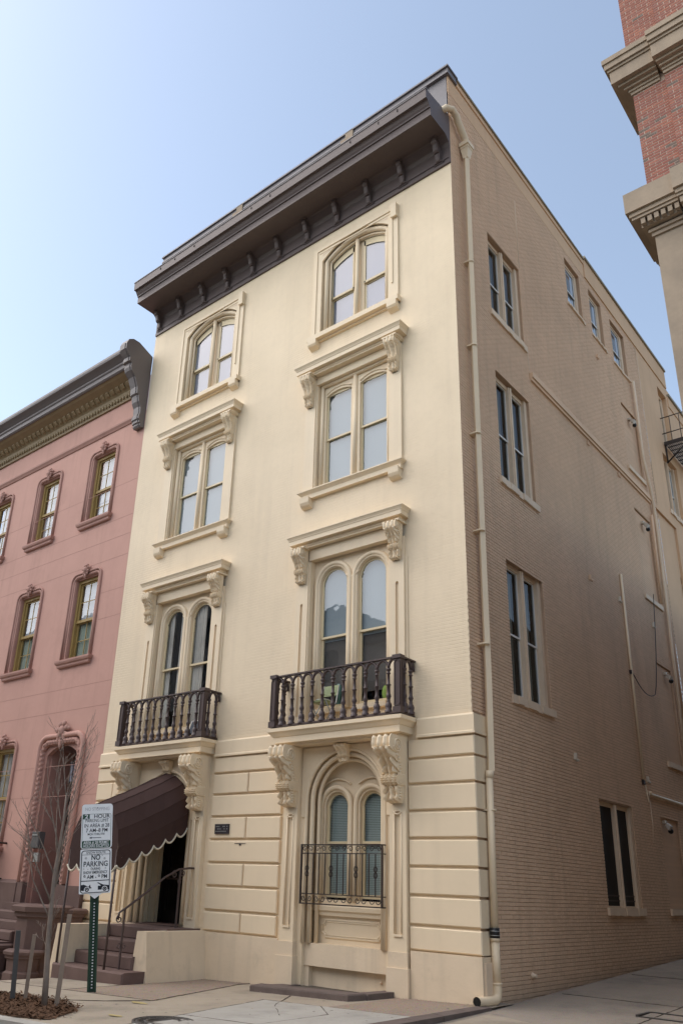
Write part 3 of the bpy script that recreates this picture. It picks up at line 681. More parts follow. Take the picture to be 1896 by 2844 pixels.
for s in (-1, 1):
    for dd, wd in ((.36, .05), (.50, .03), (.68, .06)): MB().box(XL + s * .9 - (wd if s > 0 else 0), XL + s * .9 + (0 if s > 0 else wd), dd, dd + .08, z_t, 3.6).build('reveal_moulding', 'cream_paint', D1)
# ---- piers with sunk panels and the big consoles that carry the balconies
for xc, hwp in ((XR, 1.27), (XL, 1.22)):
    for s in (-1, 1):
        px = xc + s * hwp
        p = MB().plate(px - .175, px + .175, .42 if xc == XR else .70, 4.26, [(px, .075, .92, 2.92, .04)], -.11, -.075).box(px - .175, px + .175, -.075, 0, .4, 4.26).build('pier', 'cream_paint', H)
        MB().tube([(px - .075, -.115, .95), (px - .075, -.115, 2.9)], .014, 6).tube([(px + .075, -.115, .95), (px + .075, -.115, 2.9)], .014, 6).tube(arc(px, 2.99, .09, 205, 335, 8, -.115), .016, 6).box(px - .085, px + .085, -.135, -.1, .90, .935).build('panel_moulding', 'cream_paint', p)
        if xc == XR:
            MB().box(px - .195, px + .195, -.13, 0, .42, .665).build('pier_base', 'cream_plinth', p)
            MB().box(px - .22, px + .22, -.155, 0, -.5, .42).build('pier_plinth', 'cream_plinth', p)
        piece('console', C_F1, p, (px, -.11, 4.25))
# ---- rusticated blocks
JZ = [.70, 1.095, 1.565, 2.026, 2.488, 2.952, 3.412, 3.862, 4.225]
def blk(a, b, z0, z1, corner=False):
    g = .022; m = MB()
    if corner:
        c = .02; x1, y1 = .045, .38
        m.cham(a, x1, -.055, y1, z0 + g, z1 - g, .0 + .018)
    else: m.cham(a + (.0 if a < -9 else g * .6), b - g * .6, -.055, .0, z0 + g, z1 - g, .018)
    m.build('rusticated_block', 'cream_paint', H)
for i, (a, b) in enumerate(zip(JZ, JZ[1:])):
    blk(XR + 1.46, .045, a, b, True)
    if i % 2 == 0: blk(-6.42, -5.34, a, b); blk(-5.34, -4.36, a, b)
    else: blk(-6.42, -4.36, a, b)
    if i % 2 == 0: blk(-10.65, -10.0, a, b); blk(-10.0, -9.42, a, b)
    else: blk(-10.65, -9.42, a, b)
for a, b in ((-6.42, -4.27), (-10.65, -9.2)): MB().box(a, b, -.085, 0, -.8, .69).build('plinth', 'cream_plinth', H)
m = MB().box(XR + 1.5, .055, -.09, .30, -.5, .70).build('plinth', 'cream_plinth', H)
MB().box(.055, .085, -.03, .30, -.5, .62).build('plinth_patch', 'side_trim', H)
# belt course, wrapping the corner
for a, b, c in ((-10.65, XL - 1.55, 0), (XL + 1.55, XR - 1.66, 0), (XR + 1.66, .03, 1)):
    m = MB(); m.prism([(0, 4.225), (-.085, 4.235), (-.085, 4.27), (-.06, 4.29), (-.06, 4.56), (-.03, 4.60), (0, 4.60)], a, b)
    if c: m.box(.03, .055, -.06, .40, 4.29, 4.58).box(.03, .075, -.085, .40, 4.235, 4.28)
    m.build('belt_course', 'cream_paint', H)
# plaque
P_ = MB().box(-6.22, -5.80, -.085, -.055, 2.60, 2.80).build('plaque', 'plaque', H)
m = MB()
for i in range(3):
    for k in range(9):
        if random.random() < .8: x = -6.18 + k * .04; m.box(x, x + .026, -.088, -.085, 2.74 - i * .05, 2.76 - i * .05)
m.build('raised_lettering', 'galvanised', P_)
# small dark scar below the plaque, thin strips on the block face
MB().box(-5.62, -5.30, -.062, -.05, 2.40, 2.412).box(-5.48, -5.43, -.066, -.05, 2.37, 2.40).build('fixing_scar', 'plaque', H)

MB().box(-10.6, -.62, .97, 12.2, .2, 18.2).build('dark_interior', 'dark_room', H)
# ---- front wall with its openings
def wall_holes(m, u0, u1, z0, z1, holes, d, depth):
    us = sorted({u0, u1, *[h[0] for h in holes], *[h[1] for h in holes]}); zs = sorted({z0, z1, *[h[2] for h in holes], *[h[3] for h in holes]})
    us = [u for u in us if u0 <= u <= u1]; zs = [z for z in zs if z0 <= z <= z1]
    for a, b in zip(us, us[1:]):
        for c, e in zip(zs, zs[1:]):
            if any(h[0] <= (a + b) / 2 <= h[1] and h[2] <= (c + e) / 2 <= h[3] for h in holes): continue
            m.add([(a, d, c), (b, d, c), (b, d, e), (a, d, e)], [(0, 1, 2, 3)])
    for h in holes:
        a, b, c, e = h
        m.add([(a, d, c), (a, d + depth, c), (a, d + depth, e), (a, d, e)], [(3, 2, 1, 0)]); m.add([(b, d, c), (b, d + depth, c), (b, d + depth, e), (b, d, e)], [(0, 1, 2, 3)])
        m.add([(a, d, e), (b, d, e), (b, d + depth, e), (a, d + depth, e)], [(0, 3, 2, 1)]); m.add([(a, d, c), (b, d, c), (b, d + depth, c), (a, d + depth, c)], [(0, 1, 2, 3)])
    return m
wall_holes(MB(), -10.65, 0.0, -.8, 18.4, OPEN, 0.0, .3).build('front_wall', 'cream_brick', H, fix=False)

# ---- roof cornice
prof = [(0, 17.60), (-.045, 17.60), (-.045, 17.68), (-.03, 17.70), (-.03, 18.12), (-.07, 18.22), (-.20, 18.33), (-.24, 18.345), (-.865, 18.34), (-.865, 18.56), (-.895, 18.565), (-.90, 18.60), (-.93, 18.64), (-.965, 18.70), (-.985, 18.72), (-1.05, 18.725), (-1.06, 18.985), (-1.05, 19.0), (-.15, 19.12), (0, 19.12)]
CO = MB().prism(prof, -10.64, .005).build('cornice', 'brown_paint', H)
MB().box(-10.65, .02, -1.075, -1.0, 18.985, 19.012).build('gutter_edge', 'flashing', CO)
MB().box(-10.6, -.03, -.052, -.045, 17.76, 17.785).build('frieze_line', 'brown_paint', CO)
m = MB()
pr = [(0, 0), (-.23, 0), (-.26, -.03), (-.26, -.10), (-.24, -.14), (-.21, -.17), (-.20, -.20), (-.18, -.28), (-.17, -.33), (-.13, -.37), (-.10, -.36), (-.09, -.42), (-.085, -.54), (-.06, -.58), (0, -.58)]
m.prism(pr, -.062, .062); m.prism([(a * 1.0 - .012, b - .004) for a, b in pr[1:-1]] + [(0, -.58), (0, 0)], -.035, .035)
m.box(-.085, .085, -.29, 0, -.02, .0); m.box(-.10, .10, -.055, 0, -.60, -.58)
me = premesh(m, 'modillion', 'brown_paint')
for i in range(11):
    x = -10.43 + 1.014 * i
    piece('modillion', me, CO, (x, -.03, 18.34))
    MB().box(x - .13, x + .13, -.06, -.045, 17.70, 17.72).box(x + .115, x + .13, -.06, -.045, 17.70, 17.80).box(x - .13, x - .115, -.06, -.045, 17.70, 17.80).build('bracket_drop', 'brown_paint', CO)
for x in (-9.4, -8.75, -7.9, -5.6, -4.9, -2.2, -1.35, -.8): MB().box(x, x + .02, -1.075, -1.05, 18.86, 18.93).build('gutter_strap', 'iron_black', CO)
# parapet behind the cornice
PA = MB().box(-10.65, -.03, -.02, .3, 18.4, 20.5).build('parapet', 'flashing', H)
MB().box(-10.70, .06, -.10, .36, 20.5, 20.56).box(-10.68, .05, -.07, .34, 20.56, 20.70).box(-10.71, .08, -.12, .38, 20.70, 20.75).build('coping', 'flashing', PA)
for x in (-7.2, -3.05): MB().box(x - .22, x + .14, -.115, -.02, 20.1, 20.56).box(x - .05, x + .2, -.12, -.02, 20.3, 20.72).build('patch', 'tower_stone', PA)

# ---- balconies
PB = [(.052, 0), (.052, .05), (.04, .06), (.047, .10), (.048, .14), (.036, .18), (.022, .20), (.030, .215), (.022, .23), (.025, .26), (.037, .30), (.030, .34), (.024, .36), (.024, .50), (.034, .51), (.034, .525), (.022, .54), (.019, .72), (.030, .73), (.03, .745), (.021, .76), (.024, .78), (.034, .80), (.036, .825), (.02, .84)]
PB = [(r_ * 1.32, z_) for r_, z_ in PB]
BAL = premesh(MB().lathe(PB, (0, 0, 0), 10), 'baluster', 'iron_brown')
def balcony(xc, hw):
    sl_ = [(.0, 4.26), (.33, 4.26), (.33, 4.30), (.44, 4.31), (.44, 4.43), (.46, 4.44), (.50, 4.50), (.54, 4.53), (.54, 4.60), (.0, 4.615)]
    B = MB().mitre(xc - hw + .54, xc + hw - .54, sl_).build('balcony', 'cream_paint', H)
    zb = 4.63; zt = 5.70; yf = -.46; a, b = xc - hw + .06, xc + hw - .06
    m = MB().box(a, b, yf - .035, yf + .035, zb, zb + .035).box(a - .01, a + .05, yf, 0, zb, zb + .035).box(b - .05, b + .01, yf, 0, zb, zb + .035); m.build('bottom_rail', 'iron_brown', B)
    m = MB()
    for p in ([(a, 0), (a, yf), (b, yf), (b, 0)],):
        for (x0, y0), (x1, y1) in zip(p, p[1:]):
            m.box(min(x0, x1) - .045, max(x0, x1) + .045, min(y0, y1) - .045, max(y0, y1) + (.045 if y1 == y0 else 0), zt - .03, zt) if x0 != x1 else m.box(x0 - .045, x0 + .045, yf + .046, 0, zt - .03, zt)
    m.build('top_rail', 'iron_brown', B)
    for px in (a + .04, b - .04):
        m = MB().box(px - .085, px + .085, yf - .07, yf + .07, zb, zb + .12).box(px - .065, px + .065, yf - .05, yf + .05, zb + .12, zt - .05).box(px - .09, px + .09, yf - .08, yf + .08, zt - .05, zt + .02)
        for e in (-1, 1): m.box(px + e * .055 - .008, px + e * .055 + .008, yf - .062, yf - .05, zb + .15, zt - .12)
        m.box(px - .063, px + .063, yf - .062, yf - .05, zb + .14, zb + .16).tube(arc(px, zt - .13, .05, 180, 0, 8, yf - .055), .009, 6)
        m.box(px + .065, px + .075, yf - .045, yf - .03, zb + .15, zt - .1).box(px + .065, px + .075, yf + .03, yf + .045, zb + .15, zt - .1)
        m.build('post', 'iron_brown', B)
    n = 11; u0, u1 = a + .13, b - .13; xs = [u0 + (u1 - u0) * (i + .5) / n for i in range(n)]
    for x in xs: piece('baluster', BAL, B, (x, yf, zb + .03))
    st = (u1 - u0) / n; ex = [u0 - st * .5 + st * .18] + xs + [u1 + st * .5 - st * .18]
    m = MB()
    for p, q in zip(ex, ex[1:]):
        r = (q - p) / 2; c = (p + q) / 2; m.tube([(c + r * math.cos(R_(180 - 180 * i / 10)), yf, zb + .86 + (zt - .045 - zb - .86) * math.sin(R_(180 * i / 10))) for i in range(11)], .029, 6)
    m.build('arcade', 'iron_brown', B)
    for e, px in ((-1, a + .0), (1, b - .0)):
        m = MB()
        ys = [-.115, -.33]
        for y in ys: piece('baluster', BAL, B, (px, y, zb + .03))
        for p, q in ((-.02, -.115), (-.115, -.33), (-.33, -.40)):
            r = abs(q - p) / 2; c = (p + q) / 2; m.tube([(px, c + r * math.cos(R_(180 * i / 10)), zb + .86 + (zt - .045 - zb - .86) * math.sin(R_(180 * i / 10))) for i in range(11)], .029, 6)
        m.build('side_arcade', 'iron_brown', B)
    return B
balcony(XR, 1.64); balcony(XL + .03, 1.55)

# ---- wrought-iron window guard
GU = thing('window_guard', 'dark wrought iron scrolled guard across the ground floor arched window', 'window guard', (XR, -.1, 1.35))
ga, gb, gy, g0, g1 = XR - .94, XR + .96, -.13, 1.35, 2.39
m = MB()
for z, h in ((g1, .022), (g1 - .155, .018), (g0 + .17, .018), (g0, .022)):
    m.box(ga, gb, gy - .012, gy + .012, z - h, z); m.box(ga - .008, ga + .014, gy, .10, z - h, z); m.box(gb - .014, gb + .008, gy, .10, z - h, z)
m.build('rail', 'iron_black', GU)
for i in range(14):
    x = ga + .012 + (gb - ga - .024) * i / 13
    thick = .016 if i in (0, 13) else .008
    zz = (g0 - .02, g1) if i in (0, 13) else (g0 + .16, g1 - .16)
    m = MB().box(x - thick, x + thick, gy - thick, gy + thick, zz[0], zz[1])
    if i in (1, 5, 9, 12):
        for zc in (1.86, 1.96):
            m.tube([(x + .04 * math.cos(a_ * .5236), gy, zc + .05 * math.sin(a_ * .5236)) for a_ in range(13)], .007, 5); m.tube([(x, gy + .04 * math.cos(a_ * .5236), zc + .05 * math.sin(a_ * .5236)) for a_ in range(13)], .006, 5)
        m.blob((x, gy, 1.91), (.018, .018, .014)); m.blob((x, gy, 2.03), (.014, .014, .014)); m.blob((x, gy, 1.79), (.014, .014, .014))
    m.build('bar', 'iron_black', GU)
for yy in (-.02,):
    for x in (ga, gb): MB().box(x - .007, x + .007, yy - .007, yy + .007, g0, g1).build('bar', 'iron_black', GU)
for i in range(6):
    x = ga + .16 + i * (gb - ga - .32) / 5
    for zc, sg in ((g1 - .083, 1), (g0 + .085, -1)):
        m = MB()
        for e in (-1, 1): m.tube(spiral(x + e * .075, zc, .058, 1.15, math.pi if e > 0 else 0, gy, 18, -e * sg), .008, 5)
        m.build('scroll', 'iron_black', GU)

# ---- stone edging of the old cellar light
CE = thing('cellar_edging', 'low brown stone edging round the cellar opening below the arched window', 'stone edging', (-2.9, -.5, zg(-2.9)))
def stone(poly, top, nm='edging_stone'):
    m = MB(); k = len(poly); cx = sum(p[0] for p in poly) / k; cy = sum(p[1] for p in poly) / k
    sh = [(cx + (x - cx) * .985, cy + (y - cy) * .96) for x, y in poly]
    m.add([(x, y, zg(x) - .05) for x, y in poly] + [(x, y, zg(x) + top - .02) for x, y in poly] + [(x, y, zg(x) + top) for x, y in sh],
          [(i, (i + 1) % k, k + (i + 1) % k, k + i) for i in range(k)] + [(k + i, k + (i + 1) % k, 2 * k + (i + 1) % k, 2 * k + i) for i in range(k)] + [tuple(range(2 * k, 3 * k))])
    return m.build(nm, 'dark_stone', CE)
stone([(-3.95, -1.12), (-1.75, -1.18), (-1.66, -.80), (-4.06, -.72)], .10)
stone([(-1.95, -.79), (-1.64, -.80), (-1.55, -.02), (-1.84, -.02)], .09)
stone([(-4.30, -.66), (-3.76, -.70), (-3.70, -.02), (-4.0, -.02)], .06)
MB().box(-3.74, -1.84, -.74, .2, zg(-3) + .0, zg(-2.8) + .012).build('well_floor', 'earth', CE)

# ---- rainwater pipe on the corner
RP = MB().tube([(.12, .235, .30), (.12, .235, .95)], .068, 12).tube([(.12, .235, .93), (.12, .235, 1.0)], .078, 12).tube([(.12, .24, 1.0), (.12, .29, 3.55)], .060, 12).build('downpipe', 'pipe_paint', H)
MB().tube([(.12, .29, 3.5), (.13, .30, 3.62)], .068, 12).tube([(.13, .345, 3.62), (.13, .40, 5.2), (.13, .46, 12), (.13, .54, 18.15)], .072, 4, True, False).build('pipe_shaft', 'pipe_paint', RP)
MB().tube([(.12, .235, .98), (.12, .235, 1.13)], .080, 14).build('rubber_coupling', 'rubber', RP)
MB().tube([(.12, .235, 1.015), (.12, .235, 1.025)], .084, 14).tube([(.12, .235, 1.08), (.12, .235, 1.09)], .084, 14).build('clamp_band', 'galvanised', RP)
MB().tube([(.12, .235, .33), (.12, .235, .20), (.12, .22, .13), (.11, .16, .09), (.09, .06, .085), (.06, -.20, .085), (.05, -.30, .09)], .075, 14, False).tube([(.12, .235, .31), (.12, .235, .34)], .083, 14).build('shoe', 'pipe_paint', RP)
MB().lathe([(.062, 0), (.062, .01)], (0, 0, 0), 12).build('shoe_mouth', 'dark_room', RP).matrix_local = Matrix.Translation((.052, -.285, .09)) @ Matrix.Rotation(R_(90), 4, 'X')
for z in (2.95, 5.9, 8.2, 10.4, 12.6, 14.9): MB().tube([(.125, .26 + .016 * z, z), (.125, .261 + .016 * z, z + .03)], .082, 12).box(0, .1, .17 + .016 * z, .35 + .016 * z, z, z + .03).build('pipe_bracket', 'pipe_paint', RP)
m = MB().box(.02, .26, .40, .70, 18.45, 18.56).box(.03, .24, .43, .67, 18.38, 18.45).add([(.03, .44, 18.38), (.23, .44, 18.38), (.23, .66, 18.38), (.03, .66, 18.38), (.07, .48, 18.1), (.19, .48, 18.1), (.19, .61, 18.1), (.07, .61, 18.1)], [(0, 1, 5, 4), (1, 2, 6, 5), (2, 3, 7, 6), (3, 0, 4, 7), (4, 5, 6, 7)]); m.build('hopper_head', 'pipe_paint', RP)
MB().tube([(-.1, -.30, 19.02), (.05, -.22, 19.14), (.11, -.05, 19.2), (.13, .12, 19.12), (.13, .2, 19.0), (.13, .48, 18.75), (.13, .56, 18.62), (.13, .56, 18.5)], .085, 12).build('swan_neck', 'pipe_paint', RP)

# ---- side wall on the alley: painted brick, sash windows and bricked-up openings
SY = 12.85
WIN = [(1.68, 3.37, 14.40, 16.80), (1.68, 3.37, 9.98, 12.76), (1.66, 3.37, 5.24, 8.12), (5.49, 7.48, 1.47, 3.66),
       (6.71, 7.80, 17.92, 19.66), (8.53, 9.55, 17.92, 19.70), (10.31, 11.58, 17.90, 19.68)]
BLIND = [(10.44, 11.80, 14.16, 16.50), (10.48, 11.85, 9.93, 12.74), (10.66, 11.98, 5.16, 7.95), (9.46, 10.85, 1.46, 3.64)]
RWIN = [(14.93, 15.95, 16.95, 19.52), (14.40, 15.98, 14.19, 16.46), (14.42, 15.98, 9.6, 11.7), (14.5, 15.9, 5.1, 7.6)]
back = wall_holes(MB(SIDE), 0, SY, -.8, 20.5, WIN + BLIND, .010, .16)
SW = back.build('side_wall', 'side_joint', H, fix=False)
BH, BL = .0677, .205
def brick_runs():
    rows = int((20.45 + .1) / BH)
    for r in range(rows):
        z0 = -.1 + r * BH; z1 = z0 + BH - .009; off = (r % 2) * (BL + .009) / 2
        y = (0.0 if z0 > 4.6 else .30) - off; start = 0.0 if z0 > 4.6 else .30
        hs = sorted((h[0], h[1]) for h in WIN + BLIND if h[2] < (z0 + z1) / 2 < h[3])
        while y < SY:
            a, b = max(start, y), min(SY, y + BL); y += BL + .009
            segs = [(a, b)]
            for h0, h1 in hs:
                ns = []
                for p, q in segs:
                    if q <= h0 or p >= h1: ns.append((p, q)); continue
                    if p < h0: ns.append((p, h0))
                    if q > h1: ns.append((h1, q))
                segs = ns
            for p, q in segs:
                if q - p > .03: yield p, q, z0, z1
bricks = list(brick_runs())
CP = Vector((6.975, -12.666, 1.64))
bricks.sort(key=lambda b: (Vector((0, (b[0] + b[1]) / 2, b[2])) - CP).length + (50 if abs(b[1] - b[0] - BL) > .01 or b[2] < zal(b[0]) + .02 else 0))
near, rest = bricks[:300], bricks[300:]
def brick_mesh(L, name, mt, tf=SIDE, hgt=BH - .009, c=.004, dp=.016):
    return premesh(MB(tf).cham(0, L, 0, dp, 0, hgt, c), name, mt)
BM = [brick_mesh(BL, 'brick', 'side_paint'), brick_mesh(BL - .003, 'brick', 'side_paint', c=.006), brick_mesh(BL, 'brick', 'side_paint', c=.008)]
for b in near: piece('brick', random.choice(BM), SW, (random.uniform(-.001, .003), b[0], b[2] + random.uniform(-.0015, .0015)))
m = MB(SIDE)
for p, q, z0, z1 in rest:
    e = random.uniform(-.003, .002); k = random.uniform(-.0015, .0015); c = .004
    m.add([(p, .011, z0), (q, .011, z0), (q, .011, z1), (p, .011, z1), (p + c, e, z0 + c + k), (q - c, e, z0 + c + k), (q - c, e, z1 - c + k), (p + c, e, z1 - c + k)],
          [(4, 5, 6, 7), (0, 1, 5, 4), (1, 2, 6, 5), (2, 3, 7, 6), (3, 0, 4, 7)])
m.build('brickwork', 'side_paint', SW, fix=False, kind='stuff')
wall_holes(MB(SIDE), SY, 30, -.8, 20.0, RWIN, .0, .25).build('rear_stucco_wall', 'side_stucco', H, fix=False)
MB(SIDE).box(.002, SY, -.003, .05, 19.95, 20.5).build('parapet_band', 'side_stucco', SW)
MB(SIDE).box(.385, 8.3, -.03, .34, 20.5, 20.66).box(8.3, 16.1, -.035, .34, 19.99, 20.74).box(16.1, 30, -.03, .38, 19.2, 19.65).build('upstand', 'side_stucco', SW)
MB(SIDE).box(.385, 8.3, -.07, .38, 20.66, 20.72).box(8.3, 16.1, -.09, .38, 20.74, 20.82).box(16.1, 30, -.09, .38, 19.65, 19.75).build('side_coping', 'side_coping', SW)
MB().tube([(-.1, 11.3, 20.7), (-.1, 11.3, 21.1), (-.1, 11.4, 21.2), (-.1, 11.6, 21.2), (-.1, 11.7, 21.1), (-.1, 11.7, 20.7)], .035, 8).build('vent_pipe', 'flashing', SW)
def side_win(y0, y1, z0, z1, kind, dp=.13):
    wi = MB(SIDE).plate(y0, y1, z0, z1, [(y0 + (y1 - y0) * .27, (y1 - y0) * .19, z0 + .03, z1 - .10, 0), (y0 + (y1 - y0) * .73, (y1 - y0) * .19, z0 + .03, z1 - .10, 0)] if kind != 'single' else [((y0 + y1) / 2, (y1 - y0) * .36, z0 + .03, z1 - .08, 0)], dp, dp + .05).build('side_window', 'side_trim', H)
    fr = [(y0 + (y1 - y0) * .27, (y1 - y0) * .19), (y0 + (y1 - y0) * .73, (y1 - y0) * .19)] if kind != 'single' else [((y0 + y1) / 2, (y1 - y0) * .36)]
    zr = z0 + (z1 - z0) * .47
    for c, hw in fr:
        if kind == 'dark':
            MB(SIDE).box(c - hw, c + hw, dp + .02, dp + .03, z0, z1).build('screen', 'dark_room', wi)
            for zz in (z0 + .12, z0 + .22): MB(SIDE).box(c - hw, c + hw, dp + .005, dp + .02, zz, zz + .03).build('bar', 'iron_black', wi)
        else:
            sash_pair(wi, SIDE, c, hw, z0 + .03, zr, z1 - .10, 0, dp + .03, 'white_sash', None, st=.035, rail=.04, lower=.02, glass='glass_dark')
            if kind == 'single': MB(SIDE).box(c - hw, c + hw, dp + .14, dp + .15, zr, z1).build('window_shade', 'shade_white', wi)
            else: curtain(wi, SIDE, c + hw * .25, hw * .7, z0, z1, dp + .22, 'curtain')
            MB(SIDE).box(c - hw - .02, c + hw + .02, dp + .4, dp + .42, z0, z1).build('room_back', 'dark_room', wi)
    cc = (y0 + y1) / 2
    if kind != 'single':
        MB(SIDE).box(cc - .07, cc + .07, dp - .05, dp, z0, z1 - .03).box(cc - .03, cc + .03, dp - .075, dp - .05, z0, z1 - .03).build('mullion', 'side_trim', wi)
        MB(SIDE).box(y1 - .13, y1 - .001, dp - .06, dp, z0, z1).build('jamb', 'side_trim', wi)
    n = 9; m = MB(SIDE); ys = [y0 - .09 + (y1 - y0 + .18) * i / n for i in range(n + 1)]
    t = .16 if kind != 'single' else .07
    for a, b in zip(ys, ys[1:]):
        j = random.uniform(-.012, .012); m.box(a, b, -.05 - j, .14, z0 - t + j, z0 - .002)
    m.build('sill', 'side_trim', wi)
for h in WIN[:3]: side_win(*h, 'pair')
side_win(*WIN[3], 'dark', .09)
for h in WIN[4:]: side_win(*h, 'single', .10)
for h in RWIN[1:]: side_win(*h, 'pair', .16)
RD = MB(SIDE).plate(RWIN[0][0], RWIN[0][1], RWIN[0][2], RWIN[0][3], [(15.44, .36, 17.0, 19.4, 0)], .16, .22).build('fire_door', 'side_trim', H)
MB(SIDE).pane(15.1, 15.78, .19, 17, 19.4).build('door_pane', 'glass_dark', RD, fix=False); MB(SIDE).box(15.0, 15.9, .4, .42, 16.9, 19.5).build('room_back', 'dark_room', RD)
for y0, y1, z0, z1 in BLIND:
    bw = MB(SIDE).box(y0, y1, .06, .10, z0, z1).build('bricked_up_opening', 'side_paint', H)
    for k in range(int((z1 - z0) / BH)): MB(SIDE).box(y0 + .006, y1 - .006, .052, .06, z0 + k * BH + .004, z0 + (k + 1) * BH - .006).build('brick_course', 'side_paint', bw)
    MB(SIDE).box(y0 - .08, y1 + .08, -.055, .06, z0 - .14, z0).build('sill', 'side_trim', bw)
MB(SIDE).box(3.55, 12.1, -.085, .01, 13.56, 13.70).box(3.55, 12.1, -.05, .01, 13.48, 13.56).build('flashing_strip', 'side_paint', SW)
MB(SIDE).box(12.42, 14.58, -.07, .0, 13.50, 13.60).box(14.50, 14.58, -.07, 0, 9.5, 13.50).build('flashing_strip', 'side_stucco', SW)
for p in ([(3.55, 0.0, 13.7), (3.53, 0.004, 14.3)], [(3.4, -.004, 16.9), (3.42, -.004, 19.2)], [(12.88, -.004, 13.8), (12.84, -.004, 20)]): MB(SIDE).tube(p, .010, 5).build('crack_fill', 'side_trim', SW)
# pipes, conduits and cables
SP = MB(SIDE).tube([(11.95, -.09, 4.6), (12.1, -.09, 9), (12.18, -.09, 12.9), (12.15, -.09, 13.45), (11.95, -.12, 13.95), (11.70, -.09, 15.0), (11.72, -.09, 17.9)], .05, 8).build('rear_downpipe', 'side_trim', H)
MB(SIDE).tube([(12.32, -.08, 5.8), (12.30, -.08, 13.4)], .03, 6).tube([(11.76, -.07, 10.0), (11.9, -.07, 13.0)], .04, 6).build('rear_conduit', 'side_paint', SP)
CD = MB(SIDE).tube([(8.42, -.04, 4.40), (8.45, -.04, 9.9)], .035, 8).build('conduit', 'pipe_paint', H)
MB(SIDE).box(8.36, 8.48, -.06, 0, 7.1, 7.2).box(8.37, 8.47, -.06, 0, 4.3, 4.42).build('junction_box', 'iron_black', CD)
MB(SIDE).tube([(8.45, -.05, 7.15)] + [(8.45 + 2.6 * t, -.06, 7.15 + .5 * t - 2.5 * t * (1 - t) + 2.6 * max(0, t - .62) ** 1.5 * 4) for t in [i / 16 for i in range(1, 17)]], .012, 5).build('cable', 'iron_black', CD)
MB(SIDE).tube([(8.73, -.05, 4.15), (8.8, -.05, 4.10), (14.5, -.05, 4.08)], .04, 8).tube([(8.5, -.04, 4.3), (8.6, -.04, 3.9), (8.73, -.05, 4.15)], .014, 5).build('gas_pipe', 'pipe_paint', CD)
MB(SIDE).tube([(8.75, -.02, 4.1), (8.78, -.02, 3.4), (8.65, -.02, 2.95)], .01, 5).build('cable', 'side_trim', CD)
for i, (y, z) in enumerate(((4.32, 4.38), (8.16, 9.05), (10.77, 9.02), (8.75, 4.42), (6.2, 9.05), (7.0, 13.3), (9.3, 13.3), (8.6, 17.1))):
    m = MB(SIDE).front([(y - .03, z - .02), (y + .0, z + .12), (y + .035, z + .12), (y + .01, z - .02)], -.06, 0).blob((y + .05, -.05, z - .03), (.03, .04, .03)); m.build('wall_anchor', 'lamp_cream' if i < 4 else 'side_paint', SW)
MB(SIDE).lathe([(.05, 0), (.05, .03), (.03, .05), (.03, .09)], (0, 0, 0), 8).build('hose_tap', 'side_trim', SW).matrix_local = Matrix.Translation((0, 1.72, .36)) @ Matrix.Rotation(R_(90), 4, 'Y')
LBL = ('under the top bricked-up opening', 'in the second bricked-up opening from the top', 'in the third bricked-up opening from the top', 'over the lowest bricked-up opening')
for (y, z), lb in zip(((11.15, 16.15), (11.15, 12.45), (11.45, 7.75), (9.75, 3.5)), LBL):
    fl = thing('security_light', 'small white floodlight ' + lb + ' on the side wall', 'wall light', (0, y, z), 'security lights on the alley wall')
    MB(SIDE).box(y - .06, y + .06, -.03, .06, z - .02, z + .06).build('mount', 'lamp_cream', fl)
    MB(SIDE).add([(y - .09, -.06, z), (y + .09, -.06, z), (y + .10, -.17, z - .09), (y - .10, -.17, z - .09), (y - .07, -.02, z - .09), (y + .07, -.02, z - .09), (y + .10, -.11, z - .19), (y - .10, -.11, z - .19)],
                 [(0, 1, 2, 3), (4, 7, 6, 5), (0, 4, 5, 1), (1, 5, 6, 2), (3, 2, 6, 7), (0, 3, 7, 4)]).build('lamp_head', 'lamp_white', fl)
    MB(SIDE).blob((y + .08, -.1, z - .2), (.07, .07, .07)).build('sensor', 'rubber', fl)
# fire escape at the far end of the alley wall
FE = thing('fire_escape', 'dark iron fire escape platform with railings high on the alley wall', 'fire escape', (0, 15, 17))
fy0, fy1, fx = 14.75, 20.5, .95
m = MB()
for i in range(16):
    x = .06 + i * (fx - .06) / 15; m.box(x - .012, x + .012, fy0, fy1, 16.93, 16.97)
for i in range(20): y = fy0 + i * .3; m.box(.04, fx, y - .012, y + .012, 16.90, 16.93)
m.box(.02, fx, fy0 - .03, fy0, 16.86, 17.0).box(fx - .02, fx + .02, fy0, fy1, 16.86, 17.0); m.build('platform', 'iron_black', FE)
for z in (17.35, 18.0): MB().tube([(.0, fy0, z), (fx, fy0, z), (fx, fy1, z)], .02, 6).build('rail', 'iron_black', FE)
for x, y in [(.3, fy0), (.62, fy0), (fx, fy0)] + [(fx, fy0 + .6 * i) for i in range(1, 10)]: MB().tube([(x, y, 16.95), (x, y, 18.0)], .014 if x < fx else .012, 5).build('railing_bar', 'iron_black', FE)
for y in (fy0 + .1, 17.6): MB().tube([(0, y, 16.2), (fx - .1, y, 16.9)], .03, 5).tube([(.03, y, 16.2), (.03, y, 16.95)], .03, 5).build('bracket', 'iron_black', FE)
for z in (18.2, 18.6): MB().tube([(fx - .3, 18.0 + .35 * math.cos(a_ * .4), z) if 0 else (fx - .5 + .35 * math.cos(a_ * .45), 17.6 + .35 * math.sin(a_ * .45), z) for a_ in range(8)], .016, 5).build('ladder_hoop', 'iron_black', FE)

